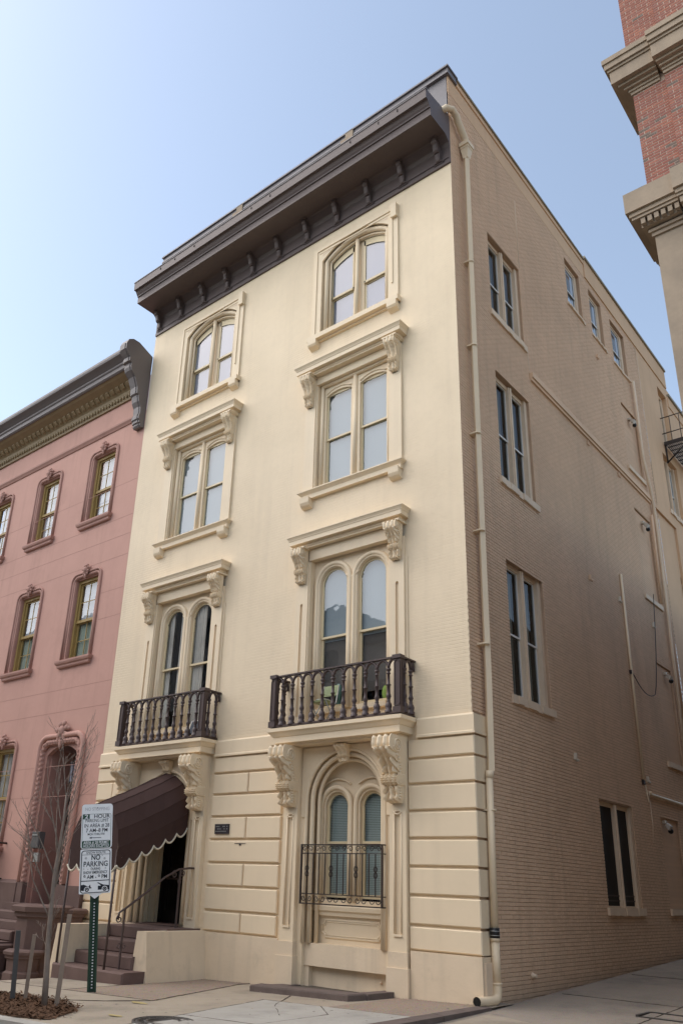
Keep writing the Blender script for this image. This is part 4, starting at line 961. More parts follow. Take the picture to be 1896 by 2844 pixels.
# ---- entrance steps with cheek walls
ST = MB().cham(-8.50, -6.22, -2.14, -1.0, -.5, .015, .03).build('stoop', 'brownstone', H)
for y, z in ((-1.72, .25), (-1.32, .49), (-.92, .73)):
    MB().cham(-8.36, -6.52, y, .0, z - .245, z, .025).build('step', 'brownstone', ST)
m = MB(); m.add([(-6.60, -1.70, -.5), (-6.12, -1.62, -.5), (-6.12, -.0, -.5), (-6.60, .0, -.5), (-6.56, -1.62, .70), (-6.30, -1.60, .70), (-6.30, 0, .70), (-6.56, 0, .70)], [(0, 1, 5, 4), (1, 2, 6, 5), (2, 3, 7, 6), (3, 0, 4, 7), (4, 5, 6, 7)]); m.build('cheek_wall', 'cream_plinth', ST)
m = MB(); m.add([(-8.66, -2.12, -.6), (-8.36, -2.08, -.6), (-8.36, 0, -.6), (-8.66, .0, -.6), (-8.62, -2.04, .73), (-8.37, -2.0, .73), (-8.37, 0, .73), (-8.62, 0, .73)], [(0, 1, 5, 4), (1, 2, 6, 5), (2, 3, 7, 6), (3, 0, 4, 7), (4, 5, 6, 7)]); m.build('cheek_wall', 'cream_plinth', ST)
HR = thing('stair_handrail', 'brown wrought iron handrail with scrolled ends on the entrance steps', 'handrail', (-6.75, -1.7, .25))
xh = -6.78
MB().tube([(xh, -1.95, .9), (xh, -1.93, 1.02), (xh, -1.78, 1.10), (xh, -1.3, 1.40), (xh, -.85, 1.70), (xh, -.5, 1.86), (xh, -.2, 1.90), (xh, .1, 1.90)], .022, 8).build('rail', 'iron_brown', HR)
for y, z0, z1 in ((-1.80, .015, 1.08), (-.45, .73, 1.88)):
    MB().box(xh - .016, xh + .016, y - .016, y + .016, z0, z1).build('baluster', 'iron_brown', HR)
m = MB()
for y, z, r in ((-1.92, .90, .075), (-.38, 1.80, .085), (-.60, 1.76, .075), (-.45, 1.62, .05)): m.tube([(xh, y + p[0], z + p[2]) for p in spiral(0, 0, r, 1.4, 1.5, 0, 20)], .012, 5)
m.build('scroll', 'iron_brown', HR)
m = MB()
for e in (-1, 1): m.tube([(xh, -1.80 + p[0], .42 + p[2]) for p in spiral(e * .07, 0, .06, 1.1, 1.57, 0, 14, e)], .008, 5)
m.build('small_scroll', 'iron_brown', HR)

# ---- awning over the entrance
AW = thing('entrance_awning', 'dark brown fabric awning with pale scalloped edge over the entrance steps', 'awning', (-7.9, -1.0, 2))
def asec(t):
    """cross-section at t (0 = at the wall, 1 = front edge): u offsets and heights"""
    xc = XL + .02 + .30 * t; hw = .88 - .06 * t; zc = 3.05 - .86 * t; y = -.10 - 2.0 * t; pts = []
    rise = .90
    pts.append((xc - hw, y, zc - .22))
    for i in range(9):
        a = math.pi - math.pi * i / 8; pts.append((xc + hw * math.cos(a), y, zc + rise * math.sin(a)))
    pts.append((xc + hw, y, zc - .22)); return pts
NT = 14; m = MB(); rows = []
for k in range(NT + 1):
    t = k / NT; s = asec(t); rows.append([(x + random.uniform(-.006, .006), y, z - .025 * math.sin(math.pi * t) + random.uniform(-.007, .007)) for x, y, z in s])
n = len(rows[0]); m.add([p for r in rows for p in r], [(i * n + j, i * n + j + 1, (i + 1) * n + j + 1, (i + 1) * n + j) for i in range(NT) for j in range(n - 1)])
m.build('canopy', 'awning_cloth', AW, fix=False)
f = asec(1.0); MB().add([(x, y - .002, z) for x, y, z in f], [tuple(range(n))]).build('front_cloth', 'awning_cloth', AW, fix=False)
b = asec(0.0)
# seams of the panels
m = MB()
for j in range(1, n - 1):
    m.tube([(rows[k][j][0], rows[k][j][1], rows[k][j][2] + .004) for k in range(NT + 1)], .008, 5)
m.build('seam', 'awning_cloth', AW)
def scallop(p0, p1, cnt):
    """hanging scalloped valance and its pale binding between two points"""
    m = MB(); tr = []; K = 10; vs = []
    for i in range(cnt * K + 1):
        q = i / (cnt * K); c = [p0[k] + (p1[k] - p0[k]) * q for k in range(3)]; dz = .10 + .12 * abs(math.sin(math.pi * cnt * q)) ** .8
        vs += [tuple(c), (c[0], c[1], c[2] - dz)]; tr.append((c[0], c[1], c[2] - dz))
    m.add(vs, [(2 * i, 2 * i + 2, 2 * i + 3, 2 * i + 1) for i in range(cnt * K)]); m.build('valance', 'awning_cloth', AW, fix=False)
    MB().tube(tr, .022, 6).build('valance_binding', 'awning_trim', AW)
scallop(b[-1], f[-1], 6); scallop(b[0], f[0], 6); scallop(f[0], f[-1], 5)
for x, y, z in (f[0], f[-1]): MB().tube([(x + (.04 if x < -7.7 else -.04), y + .02, zg(x)), (x + (.04 if x < -7.7 else -.04), y + .02, z + .2)], .024, 8).tube([(x + (.04 if x < -7.7 else -.04), y + .02, zg(x)), (x + (.04 if x < -7.7 else -.04), y + .02, zg(x) + .05)], .04, 8).build('pole', 'iron_brown', AW)

# ---- chairs and odds and ends on the balconies
CH = thing('green_folding_chair', 'small green folding chair with pale cushion on the right balcony', 'chair', (-3.2, -.22, 4.62))
MB().box(-3.38, -3.02, -.42, -.06, 5.06, 5.085).build('seat', 'chair_green', CH); MB().blob((-3.2, -.24, 5.11), (.17, .17, .035), 10, 6).build('cushion', 'cushion', CH)
m = MB(); m.prism([(-.02, 5.25), (.02, 5.47), (.035, 5.47), (-.005, 5.25)], -3.38, -3.02); m.build('backrest', 'chair_green', CH)
for x in (-3.39, -3.01):
    MB().tube([(x, -.40, 4.62), (x, -.06, 5.1), (x, .03, 5.48)], .012, 6).build('leg', 'galvanised', CH); MB().tube([(x, -.02, 4.62), (x, -.40, 5.07)], .012, 6).build('leg', 'galvanised', CH)
CH = thing('navy_sling_chair', 'dark navy sling chair with pale frame on the left balcony', 'chair', (-6.95, -.22, 4.62))
m = MB(); m.prism([(-.42, 4.75), (-.10, 4.80), (.02, 5.12), (.035, 5.12), (-.08, 4.78), (-.42, 4.73)], -7.35, -6.62); m.build('sling', 'chair_navy', CH)
for x in (-7.37, -6.60): MB().tube([(x, -.44, 4.63), (x, -.05, 4.9), (x, .03, 5.13)], .013, 6).build('frame', 'white_sash', CH)
MB().tube([(-7.37, .03, 5.13), (-6.6, .03, 5.13)], .013, 6).build('top_bar', 'white_sash', CH)
tc = link('green_cushion', MB().blob((XR + .76, .235, 5.24), (.08, .03, .15), 10, 7).mesh('green_cushion'), None, None, 'lime green cushion leaning inside the right balcony window', 'cushion'); tc.data.materials.append(MATS['lime'])
tc = link('teal_vase', MB().lathe([(.03, 0), (.06, .1), (.075, .3), (.05, .42), (.03, .45)], (XR - .40, .235, 5.10), 12).mesh('teal_vase'), None, None, 'teal vase standing inside the left light of the right balcony window', 'vase'); tc.data.materials.append(MATS['teal'])

# ------------------------------------------------------------------ the pink town house
K = thing('pink_townhouse', 'lower pink stucco town house with rounded window surrounds, left of the cream house', 'house', (-16, 0, -.6))
PX = (-12.52, -15.52, -18.5)
PW = [(x, 11.78, 14.2, 'top') for x in PX] + [(x, 7.42, 10.03, 'mid') for x in PX] + [(x, 2.35, 5.25, 'low') for x in PX[1:]]
PO = [(x - .56, x + .56, z0, z1 - .12) for x, z0, z1, k in PW] + [(PX[0] - .78, PX[0] + .78, -.7, 5.1)]
PWL = wall_holes(MB(), -20.5, -10.655, -.9, 16.2, PO, 0, .3).build('wall', 'pink_stucco', K, fix=False)
MB().box(-20.5, -10.655, 1.3, 8, -.9, 16.3).build('house_body', 'pink_stucco', K)
def rr(xc, hw, z0, z1, r, d, n=7):
    """inverted-U path with rounded shoulders"""
    p = [(xc - hw, d, z0), (xc - hw, d, (z0 + z1) / 2)]
    p += [(xc - hw + r - r * math.cos(R_(90 * i / n)), d, z1 - r + r * math.sin(R_(90 * i / n))) for i in range(n + 1)]
    p += [(xc + hw - r + r * math.sin(R_(90 * i / n)), d, z1 - r + r * math.cos(R_(90 * i / n))) for i in range(n + 1)]
    return p + [(xc + hw, d, (z0 + z1) / 2), (xc + hw, d, z0)]
def cartouche(parent, x, z, s=1.0):
    m = MB(); m.blob((x, -.09, z), (.10 * s, .07, .13 * s))
    for a in range(7):
        q = R_(a * 360 / 7 + 20); m.blob((x + .14 * s * math.cos(q), -.08, z + .03 + .15 * s * math.sin(q)), (.075 * s, .04, .06 * s))
    m.blob((x, -.08, z - .22 * s), (.05 * s, .035, .14 * s)); m.blob((x - .1 * s, -.08, z - .12 * s), (.05 * s, .03, .09 * s)); m.blob((x + .1 * s, -.08, z - .12 * s), (.05 * s, .03, .09 * s)); m.blob((x + .2 * s, -.07, z + .06 * s), (.08 * s, .03, .045 * s)); m.blob((x - .2 * s, -.07, z + .06 * s), (.08 * s, .03, .045 * s))
    m.build('keystone_ornament', 'pink_trim', parent)
for x, z0, z1, kd in PW:
    wi = MB().plate(x - .57, x + .57, z0, z1 - .1, [(x, .46, z0, z1 - .25, 0)], .12, .30).build('window', 'ochre_frame', K)
    MB().tube(rr(x, .72, z0, z1 + .01, .24, -.02), .036, 8).build('surround_roll', 'pink_trim', wi)
    MB().tube(rr(x, .645, z0, z1 - .07, .20, .02), .055, 8).build('surround_cove', 'pink_trim', wi)
    MB().plate(x - .66, x + .66, z0, z1 - .02, [(x, .545, z0, z1 - .16, 0)], .05, .14).build('jamb_lining', 'pink_trim', wi)
    zr = z0 + (z1 - .25 - z0) * .49; zt = z1 - .25
    MB().plate(x - .47, x + .47, zr, zt, [(x, .40, zr + .06, zt - .05, 0)], .17, .21).build('upper_sash', 'ochre_frame', wi)
    MB().plate(x - .47, x + .47, z0, zr, [(x, .40, z0 + .09, zr - .05, 0)], .21, .25).build('lower_sash', 'ochre_frame', wi)
    MB().box(x - .47, x + .47, .155, .25, zr - .03, zr + .04).build('meeting_rail', 'ochre_frame', wi)
    for za, zb, dd in ((zr, zt, .185), (z0, zr, .225)):
        zm = (za + zb) / 2; MB().box(x - .012, x + .012, dd - .01, dd + .012, za + .03, zb - .03).box(x - .42, x + .42, dd - .008, dd + .01, zm - .012, zm + .012).build('glazing_bar', 'ochre_frame', wi)
        MB().pane(x - .42, x + .42, dd, za + .02, zb - .02).build('pane', 'glass', wi, fix=False)
    backing(wi, ID, x, .47, z0, zt, .55)
    if kd == 'mid':
        MB().box(x - .40, x + .46, .262, .27, zr, zt).build('window_shade', 'shade_white', wi); curtain(wi, ID, x, .46, z0, zr, .30, 'curtain_green')
    elif kd == 'top': MB().box(x - .34, x + .46, .262, .27, z0, zt).build('window_shade', 'shade_white', wi)
    else: curtain(wi, ID, x, .46, z0, zt, .30, 'curtain')
    sp = [(0, z0 - .24), (.07, z0 - .24), (.09, z0 - .21), (.09, z0 - .16), (.13, z0 - .13), (.15, z0 - .08), (.15, z0 - .03), (0, z0)]
    MB().mitre(x - .68, x + .68, sp).box(x - .6, x + .6, 0, .2, z0 - .1, z0 + .02).build('sill', 'pink_trim', wi)
    cartouche(wi, x, z1 + .05, .8)
for z in (6.55, 10.85, 11.45, 5.9, 9.2, 8.4, 10.2, 12.6, 3.6, 4.4): MB().box(-20.5 if z not in (9.2, 8.4) else -11.7, -10.68, -.003, .002, z, z + .012).build('stucco_joint', 'pink_trim', PWL)
MB().prism([(0, 14.70), (-.03, 14.70), (-.05, 14.74), (-.09, 14.80), (-.09, 14.86), (-.03, 14.88), (0, 14.89)], -20.5, -11.0).build('string_course', 'pink_trim', K)
# cornice: ochre dentil bands under a grey crown with a big end bracket
PC = MB().prism([(0, 16.30), (-.30, 16.28), (-.62, 16.26), (-.66, 16.30), (-.66, 16.42), (-.70, 16.46), (-.70, 16.52), (-.80, 16.60), (-.90, 16.66), (-.92, 16.72), (-.92, 16.80), (0, 16.9)], -20.5, -11.05).build('cornice', 'grey_cornice', K)
MB().prism([(0, 15.62), (-.06, 15.62), (-.08, 15.72), (-.10, 15.78), (-.12, 15.92), (-.22, 16.02), (-.30, 16.10), (-.50, 16.20), (-.60, 16.28), (0, 16.29)], -20.5, -11.2).build('bed_moulding', 'ochre_cornice', PC)
de = premesh(MB().prism([(-.08, 0), (-.24, .06), (-.32, .14), (-.32, .20), (-.10, .20)], -.07, .07), 'dentil', 'ochre_cornice')
le = premesh(MB().blob((0, 0, 0), (.05, .04, .075), 8, 5), 'egg_ornament', 'ochre_cornice')
for i in range(34): piece('dentil', de, PC, (-11.42 - i * .262, 0, 15.93))
for i in range(60): piece('egg_ornament', le, PC, (-11.35 - i * .15, -.10, 15.76))
eb = [(0, 14.30), (-.12, 14.28), (-.16, 14.34), (-.16, 14.40), (-.20, 14.42), (-.20, 14.50), (-.24, 14.53), (-.24, 14.62), (-.20, 14.75), (-.22, 14.95), (-.30, 15.1), (-.34, 15.3), (-.40, 15.34), (-.42, 15.55), (-.55, 15.85), (-.70, 16.0), (-.74, 16.10), (-.74, 16.25), (-.82, 16.28), (-.82, 16.42), (-.90, 16.5), (-1.0, 16.62), (-1.0, 16.82), (-.94, 16.98), (-.78, 17.08), (-.55, 17.08), (0, 16.85)]
EB = MB().prism(eb, -11.02, -10.68).build('end_bracket', 'grey_cornice', PC)
MB().prism([(a - .02, b) for a, b in eb[1:-4]] + [(0, 16.8), (0, 14.3)], -10.95, -10.75).build('end_bracket_rib', 'grey_cornice', EB)
# doorway with rope moulding
xd = PX[0]; DS = MB().plate(xd - .85, xd + .85, -.7, 5.2, [(xd, .70, -.7, 4.72, .24)], .02, .14).build('door_surround', 'pink_trim', K)
MB().tube(rr(xd, 1.02, 1.45, 5.22, .34, -.05), .075, 8).build('outer_roll', 'pink_stucco', DS)
rp = rr(xd, .88, 1.45, 5.06, .30, -.02, 9); m = MB(); L = 0; path = []
for a, b_ in zip(rp, rp[1:]):
    a, b_ = Vector(a), Vector(b_); k = max(1, int((b_ - a).length / .02))
    for i in range(k): path.append(a.lerp(b_, i / k))
N8 = 8; vs = []
for i, p in enumerate(path):
    t = (path[min(i + 1, len(path) - 1)] - path[max(0, i - 1)]).normalized(); nrm = Vector((0, -1, 0)); side = t.cross(nrm).normalized(); ph = i * .02 / .13 * math.pi
    for k in range(N8):
        q = 2 * math.pi * k / N8; r = .07 + .024 * abs(math.sin(q * 1.0 + ph)); vs.append(tuple(p + side * (r * math.cos(q)) + nrm * (r * math.sin(q))))
m.add(vs, [(i * N8 + k, i * N8 + (k + 1) % N8, (i + 1) * N8 + (k + 1) % N8, (i + 1) * N8 + k) for i in range(len(path) - 1) for k in range(N8)]); m.build('rope_moulding', 'pink_trim', DS)
for s in (-1, 1): MB().box(xd + s * .70 - (.0 if s < 0 else .06), xd + s * .70 + (.06 if s < 0 else 0), .14, .85, .6, 4.9).build('reveal', 'pink_trim', DS)
cartouche(DS, xd - .02, 5.32, 1.35)
MB().box(xd - .7, xd + .7, .85, .92, .6, 4.2).build('door', 'door_brown', DS)
for z0, z1 in ((.9, 1.5), (1.65, 2.5), (2.65, 3.0), (3.1, 3.9)):
    for s in (-1, 1): MB().plate(xd + s * .31 - .26, xd + s * .31 + .26, z0, z1, [(xd + s * .31, .20, z0 + .06, z1 - .06, 0)], .82, .85).build('door_panel', 'door_brown', DS)
MB().box(xd - .72, xd + .72, .78, .9, 4.05, 4.16).build('transom_bar', 'brownstone', DS); MB().pane(xd - .68, xd + .68, .88, 4.16, 4.95).build('fanlight_pane', 'glass_dark', DS, fix=False)
MB().box(xd - .7, xd + .7, 1.0, 1.02, 4.1, 5).build('hall_dark', 'dark_room', DS)
for s in (-1, 1): MB().box(xd + s * .88 - .14, xd + s * .88 + .14, -.12, .1, -.6, 1.44).build('door_plinth', 'brownstone', DS)
MB().box(-20.5, xd - 1.02, -.14, 0, -.9, 1.42).box(xd + 1.02, -10.66, -.14, 0, -.9, 1.42).prism([(0, 1.50), (-.06, 1.48), (-.14, 1.42), (0, 1.42)], -20.5, xd - 1.02).build('brownstone_plinth', 'brownstone', K)
LN = thing('door_lantern', 'black iron lantern with pale glass hanging in the pink house doorway', 'lantern', (xd + .05, .45, 4.3))
MB().lathe([(.01, .75), (.02, .62), (.14, .56), (.15, .52), (.11, .50)], (xd + .05, .45, 4.0), 6, False).lathe([(.11, .0), (.11, .03), (.03, -.05)], (xd + .05, .45, 4.0), 6, False).tube([(xd + .05, .45, 4.7), (xd + .05, .45, 4.95)], .012, 5).build('lantern_cap', 'iron_black', LN)
MB().lathe([(.095, .03), (.125, .50)], (xd + .05, .45, 4.0), 6, False).build('lantern_glass', 'shade_lilac', LN)
m = MB()
for i in range(6): a = i * math.pi / 3; m.tube([(xd + .05 + .10 * math.cos(a), .45 + .10 * math.sin(a), 4.03), (xd + .05 + .13 * math.cos(a), .45 + .13 * math.sin(a), 4.5)], .010, 5)
m.build('lantern_frame', 'iron_black', LN)
MX = thing('letter_box', 'grey metal letter box on the left jamb of the pink house doorway', 'letter box', (-12.95, -.05, 2.4))
MB().cham(-13.05, -12.70, -.20, -.02, 2.28, 2.70, .02).build('box', 'post_dark', MX); MB().box(-13.0, -12.75, -.215, -.2, 2.60, 2.63).build('flap', 'galvanised', MX)
MB().box(-12.98, -12.78, -.10, -.02, 1.95, 2.18).build('slip_holder', 'galvanised', MX)
GR = thing('window_balconet', 'black ornate iron balconet at the lower pink house window, left edge', 'window guard', (-15.5, -.2, 1.5))
MB().tube([(-16.4, -.32, 2.42), (-14.55, -.32, 2.42), (-14.55, 0, 2.42)], .028, 6).tube([(-16.4, -.32, 1.50), (-14.55, -.32, 1.50), (-14.55, 0, 1.5)], .028, 6).build('rail', 'iron_black', GR)
for i in range(9):
    x = -14.6 - i * .22; m = MB()
    for k in range(5): m.tube([(x + p[0], -.32, 1.6 + .18 * k + p[2]) for p in spiral(0, 0, .09, 1.2, 0 if k % 2 else 3.14, 0, 12, 1 if k % 2 else -1)], .018, 5)
    m.tube([(x + .1, -.32, 1.5), (x + .1, -.32, 2.42)], .016, 5); m.build('scroll_panel', 'iron_black', GR)
# brownstone stoop of the pink house
PS = MB().box(-13.7, -11.62, -.35, .2, -.8, .95).build('stoop', 'brownstone', K)
for i, (y, z) in enumerate(((-.62, .78), (-.92, .58), (-1.22, .38), (-1.52, .16), (-1.82, -.08), (-2.1, -.32))): MB().cham(-13.7, -11.66, y, y + .4, z - .22, z, .03).build('step', 'brownstone', PS)
def pedestal(label, x, y, zb, zt, r, cap=.16):
    o = thing('stone_pedestal', label, 'pedestal', (x, y, zb), 'brownstone pedestals at the pink house steps')
    oct_ = lambda rr_: [(rr_ * math.cos(R_(22.5 + 45 * i)) * 1.05, rr_ * math.sin(R_(22.5 + 45 * i))) for i in range(8)]
    m = MB(); n = 8
    def ring(prof):
        vs = []
        for rr_, z in prof: vs += [(x + a, y + b, z) for a, b in oct_(rr_)]
        k = len(prof); m.add(vs, [(i * n + j, i * n + (j + 1) % n, (i + 1) * n + (j + 1) % n, (i + 1) * n + j) for i in range(k - 1) for j in range(n)] + [tuple(range(n))[::-1], tuple(range((k - 1) * n, k * n))])
    ring([(r * .95, zb - .2), (r * .95, zb + .12), (r * .80, zb + .16), (r * .84, zt - cap - .02)]); m.build('shaft', 'brownstone', o)
    m = MB(); ring([(r * .88, zt - cap - .02), (r * .95, zt - cap), (r * .95, zt - cap * .62), (r * 1.06, zt - cap * .55), (r * 1.08, zt - .03), (r * .98, zt)]); m.build('cap', 'brownstone', o)
pedestal('tall brownstone pedestal with wide cap right of the pink house steps', -11.05, -.85, -.5, .98, .66, .24)
pedestal('brownstone pedestal against the wall between the pink and cream houses', -10.75, -.35, -.5, .93, .46, .18)
pedestal('low brownstone pedestal on the pavement behind the tree trunk', -10.75, -1.35, -.52, .06, .44, .16)
pedestal('low dark pedestal at the left edge behind the dark post', -11.95, -1.45, -.62, .12, .46, .16)
WB = link('wooden_board', MB().add([(-10.15, -.95, -.47), (-9.95, -.93, -.47), (-9.95, -.89, -.47), (-10.15, -.91, -.47), (-10.12, -.80, .36), (-9.92, -.78, .36), (-9.92, -.74, .36), (-10.12, -.76, .36)], [(0, 1, 5, 4), (1, 2, 6, 5), (2, 3, 7, 6), (3, 0, 4, 7), (4, 5, 6, 7)]).mesh('wooden_board'), None, None, 'orange-brown wooden board standing upright beside the low pedestal', 'board'); WB.data.materials.append(MATS['orange_wood'])

# ------------------------------------------------------------------ red brick tower on the right
T = thing('red_brick_building', 'tall red brick building with stone cornices at the right edge of the view', 'building', (4.5, 0, 0))
tx, ts = 4.11, 4.74
body = MB().box(tx + .006, 7.2, .005, 1.3, 14.0, 24).box(ts + .006, 7.2, -.080, .0, 14.0, 24)
TW = body.build('upper_wall', 'tower_mortar', T)
MB().box(tx, 7.2, .0, 1.3, -.6, 13.0).box(ts, 7.2, -.09, .0, -.6, 13.0).build('stone_shaft', 'tower_stone', T)
MB().box(4.7, 16, 3.0, 30, -.6, 10.5).box(7.2, 16, -.0, 3.2, -.6, 9).build('unseen_rear_block', 'tower_stone', T)  # unseen block added behind the tower; its height darkens the far alley wall
def tstack(m, lev, p, ya=.0, side=1.2):
    """one course of an entablature: steps forward over the second pilaster"""
    z0, z1 = lev; m.box(tx - p, ts - .10 + p * .0 + .0, ya - p, side, z0, z1) if True else None
    m.box(ts - .10 - p * .35 + .10, 7.2, ya - .09 - p, ya, z0, z1); return m
TC = tstack(MB(), (13.10, 13.25), .16).build('lower_cornice', 'tower_stone', T)
for (z0, z1), p in (((12.92, 13.00), .04), ((13.00, 13.06), .08), ((13.25, 13.31), .28), ((13.31, 13.40), .31), ((13.40, 13.85), .36)):
    tstack(MB(), (z0, z1), p).build('cornice_course', 'tower_stone', TC)
tstack(MB(), (13.85, 14.0), .05).build('cornice_course', 'tower_stone', TC)
dm = premesh(MB().box(-.038, .038, -.09, .0, 0, .12), 'dentil', 'tower_stone')
for i in range(6): piece('dentil', dm, TC, (tx - .10 + i * .118, -.165, 13.115))
for i in range(12): piece('dentil', dm, TC, (ts - .02 + i * .118, -.255, 13.115))
TU = tstack(MB(), (16.60, 16.66), .06).build('upper_cornice', 'tower_stone', T)
for (z0, z1), p in (((16.53, 16.60), .03), ((16.66, 16.72), .12), ((16.72, 16.78), .20), ((16.78, 17.10), .30), ((17.10, 17.16), .33), ((17.16, 17.30), .37), ((17.30, 17.42), .40)):
    tstack(MB(), (z0, z1), p).build('cornice_course', 'tower_stone', TU)
def tower_bricks():
    r = 0
    for zlo, zhi in ((14.0, 16.53), (17.42, 23.9)):
        for k in range(int((zhi - zlo) / BH)):
            z = zlo + .006 + k * BH; off = ((r + k) % 2) * .105
            for x0, x1, y in ((tx, ts, 0.0), (ts, 7.19, -.085)):
                x = x0 - off
                while x < x1:
                    a, b = max(x0, x), min(x1, x + .195); x += .212
                    if b - a > .03: yield a, b, y, z
TB = sorted(tower_bricks(), key=lambda b: (b[0] - tx) * 1.4 + abs(b[3] - 15.6) * .42)
cache = {}
def tbrick(L, dark):
    L = round(L, 2)
    if (L, dark) not in cache: cache[(L, dark)] = premesh(MB().cham(0, L, -.006, .0, 0, .053, .002), 'brick', 'brick_dark' if dark else 'brick_red')
    return cache[(L, dark)]
for a, b, y, z in TB[:300]: piece('brick', tbrick(b - a, random.random() < .09), TW, (a, y + .006 + random.uniform(-.001, .001), z))
m = MB()
for a, b, y, z in TB[300:]:
    if z > 21.5 and a > 6.5: continue
    c = .002; e = y + random.uniform(-.001, .001)
    m.add([(a, y + .006, z), (b, y + .006, z), (b, y + .006, z + .053), (a, y + .006, z + .053), (a + c, e, z + c), (b - c, e, z + c), (b - c, e, z + .053 - c), (a + c, e, z + .053 - c)], [(4, 5, 6, 7), (0, 1, 5, 4), (1, 2, 6, 5), (2, 3, 7, 6), (3, 0, 4, 7)])
m.build('brickwork', 'brick_red_mass', TW, fix=False, kind='stuff')

# ------------------------------------------------------------------ parking sign on its leaning green post
SB = Vector((-5.513, -3.314, zg(-5.513))); un = Vector((.59942, .80043, 0)); nn = Vector((.80043, -.59942, 0))
sr = math.atan2(un.y, un.x)
SG = thing('parking_sign', 'green perforated post carrying two white parking restriction signs, leaning left', 'street sign', tuple(SB))
LEAN = Matrix.Rotation(R_(-5.4), 4, Vector((0, 1, 0)))
SM = Matrix.Rotation(sr, 4, 'Z') @ LEAN              # local frame: x across the sign, -y towards the camera, z up the post
def sgbuild(mb, nm, mt, parent=SG):
    mb.tf = ID; me = mb.mesh(nm); me.transform(SM); me.materials.append(MATS[mt]); return link(nm, me, parent)
pst = sgbuild(MB().box(-.052, -.040, -.03, .03, 0, 2.95).box(.040, .052, -.03, .03, 0, 2.95).box(-.04, .04, .02, .03, 0, 2.95).box(-.075, -.052, -.034, -.026, 0, 2.95).box(.052, .075, -.034, -.026, 0, 2.95), 'post', 'post_green')
m = MB()
for i in range(29):
    z = .06 + i * .047
    m.box(-.012, .012, .016, .0195, z, z + .018)
sgbuild(m, 'post_hole', 'sign_white', pst)
def rrect(x0, x1, z0, z1, r, n=5):
    p = []
    for cx, cz, a0 in ((x1 - r, z1 - r, 0), (x0 + r, z1 - r, 90), (x0 + r, z0 + r, 180), (x1 - r, z0 + r, 270)):
        p += [(cx + r * math.cos(R_(a0 + 90 * i / n)), cz + r * math.sin(R_(a0 + 90 * i / n))) for i in range(n + 1)]
    return p
def flat(poly, d): return MB().front(poly, d, d + .002)
hwS = .268
S1 = sgbuild(MB().front(rrect(-hwS, hwS, 2.285, 3.045, .05), -.046, -.040), 'sign_panel', 'sign_white')
S2 = sgbuild(MB().front(rrect(-hwS, hwS, 1.545, 2.278, .02), -.046, -.040), 'sign_panel', 'sign_white')
sgbuild(MB().front([(-.13, 1.56), (0, 1.46), (.15, 1.56)], -.040, -.034), 'backing_plate', 'sign_white')
def outline(poly_o, poly_i, d):
    n = len(poly_o); m = MB(); m.add([(x, d, z) for x, z in poly_o] + [(x, d, z) for x, z in poly_i], [(i, (i + 1) % n, n + (i + 1) % n, n + i) for i in range(n)]); return m
def text(s, x, z, h, parent, mt, width=None, bold=.0):
    cu = bpy.data.curves.new('t', 'FONT'); cu.body = s; cu.size = h / .70; cu.align_x = 'CENTER'; cu.fill_mode = 'FRONT'; cu.offset = bold * h
    ob = bpy.data.objects.new('t', cu); COL.objects.link(ob); dg = bpy.context.evaluated_depsgraph_get(); me = bpy.data.meshes.new_from_object(ob.evaluated_get(dg))
    bpy.data.objects.remove(ob)
    xs = [v.co.x for v in me.vertices]; sx = 1.0; c = (max(xs) + min(xs)) / 2
    if width: sx = width / (max(xs) - min(xs))
    me.transform(SM @ Matrix.Translation((x, -.0485, z)) @ Matrix.Rotation(R_(90), 4, 'X') @ Matrix.Diagonal((sx, 1, 1, 1)) @ Matrix.Translation((-c, 0, 0)))
    me.materials.append(MATS[mt]); return link('lettering', me, parent)
# upper sign: heights measured downwards in fractions of the panel
Z1 = lambda f: 3.045 - .76 * f
sgbuild(outline(rrect(-.25, .245, Z1(.985), Z1(.222), .03), rrect(-.244, .239, Z1(.977), Z1(.228), .026), -.0475), 'border', 'sign_green', S1)
sgbuild(flat([(-.25, Z1(.335)), (-.13, Z1(.335)), (-.13, Z1(.225)), (-.25, Z1(.225))], -.049), 'number_box', 'sign_green', S1)
sgbuild(flat(rrect(-.25, .245, Z1(.985), Z1(.82), .03), -.0482), 'permit_box', 'sign_green', S1)
t2 = text('2', -.185, Z1(.318), .065, S1, 'sign_white', .062, .03); t2.location += nn * .003
text('HOUR', .085, Z1(.318), .066, S1, 'sign_ink', .275, .012)
text('PARKING LIMIT', .0, Z1(.408), .056, S1, 'sign_ink', .40)
text('IN AREA # 28', .0, Z1(.522), .062, S1, 'sign_ink', .43, .008)
text('7 AM\u20138 PM', .0, Z1(.63), .062, S1, 'sign_ink', .37, .01)
text('MON THRU FRI', -.01, Z1(.70), .036, S1, 'sign_ink', .29, .012)
sgbuild(MB().front([(-.13, Z1(.757)), (-.085, Z1(.735)), (-.085, Z1(.751)), (.08, Z1(.751)), (.08, Z1(.763)), (-.085, Z1(.763)), (-.085, Z1(.779))], -.049, -.047), 'arrow', 'sign_ink', S1)
for s, f, wd in (('AREA # 28 PERMIT', .895, .44), ('HOLDERS EXCEPTED', .968, .44)):
    q = text(s, -.003, Z1(f), .05, S1, 'sign_white', wd, .012); q.location += nn * .003
text('NO STOPPING', .0, Z1(.145), .055, S1, 'sign_faded', .42, .01)
sgbuild(MB().front(rrect(-.008, .008, Z1(.10), Z1(.08), .007), -.049, -.046), 'bolt', 'sign_ink', S1)
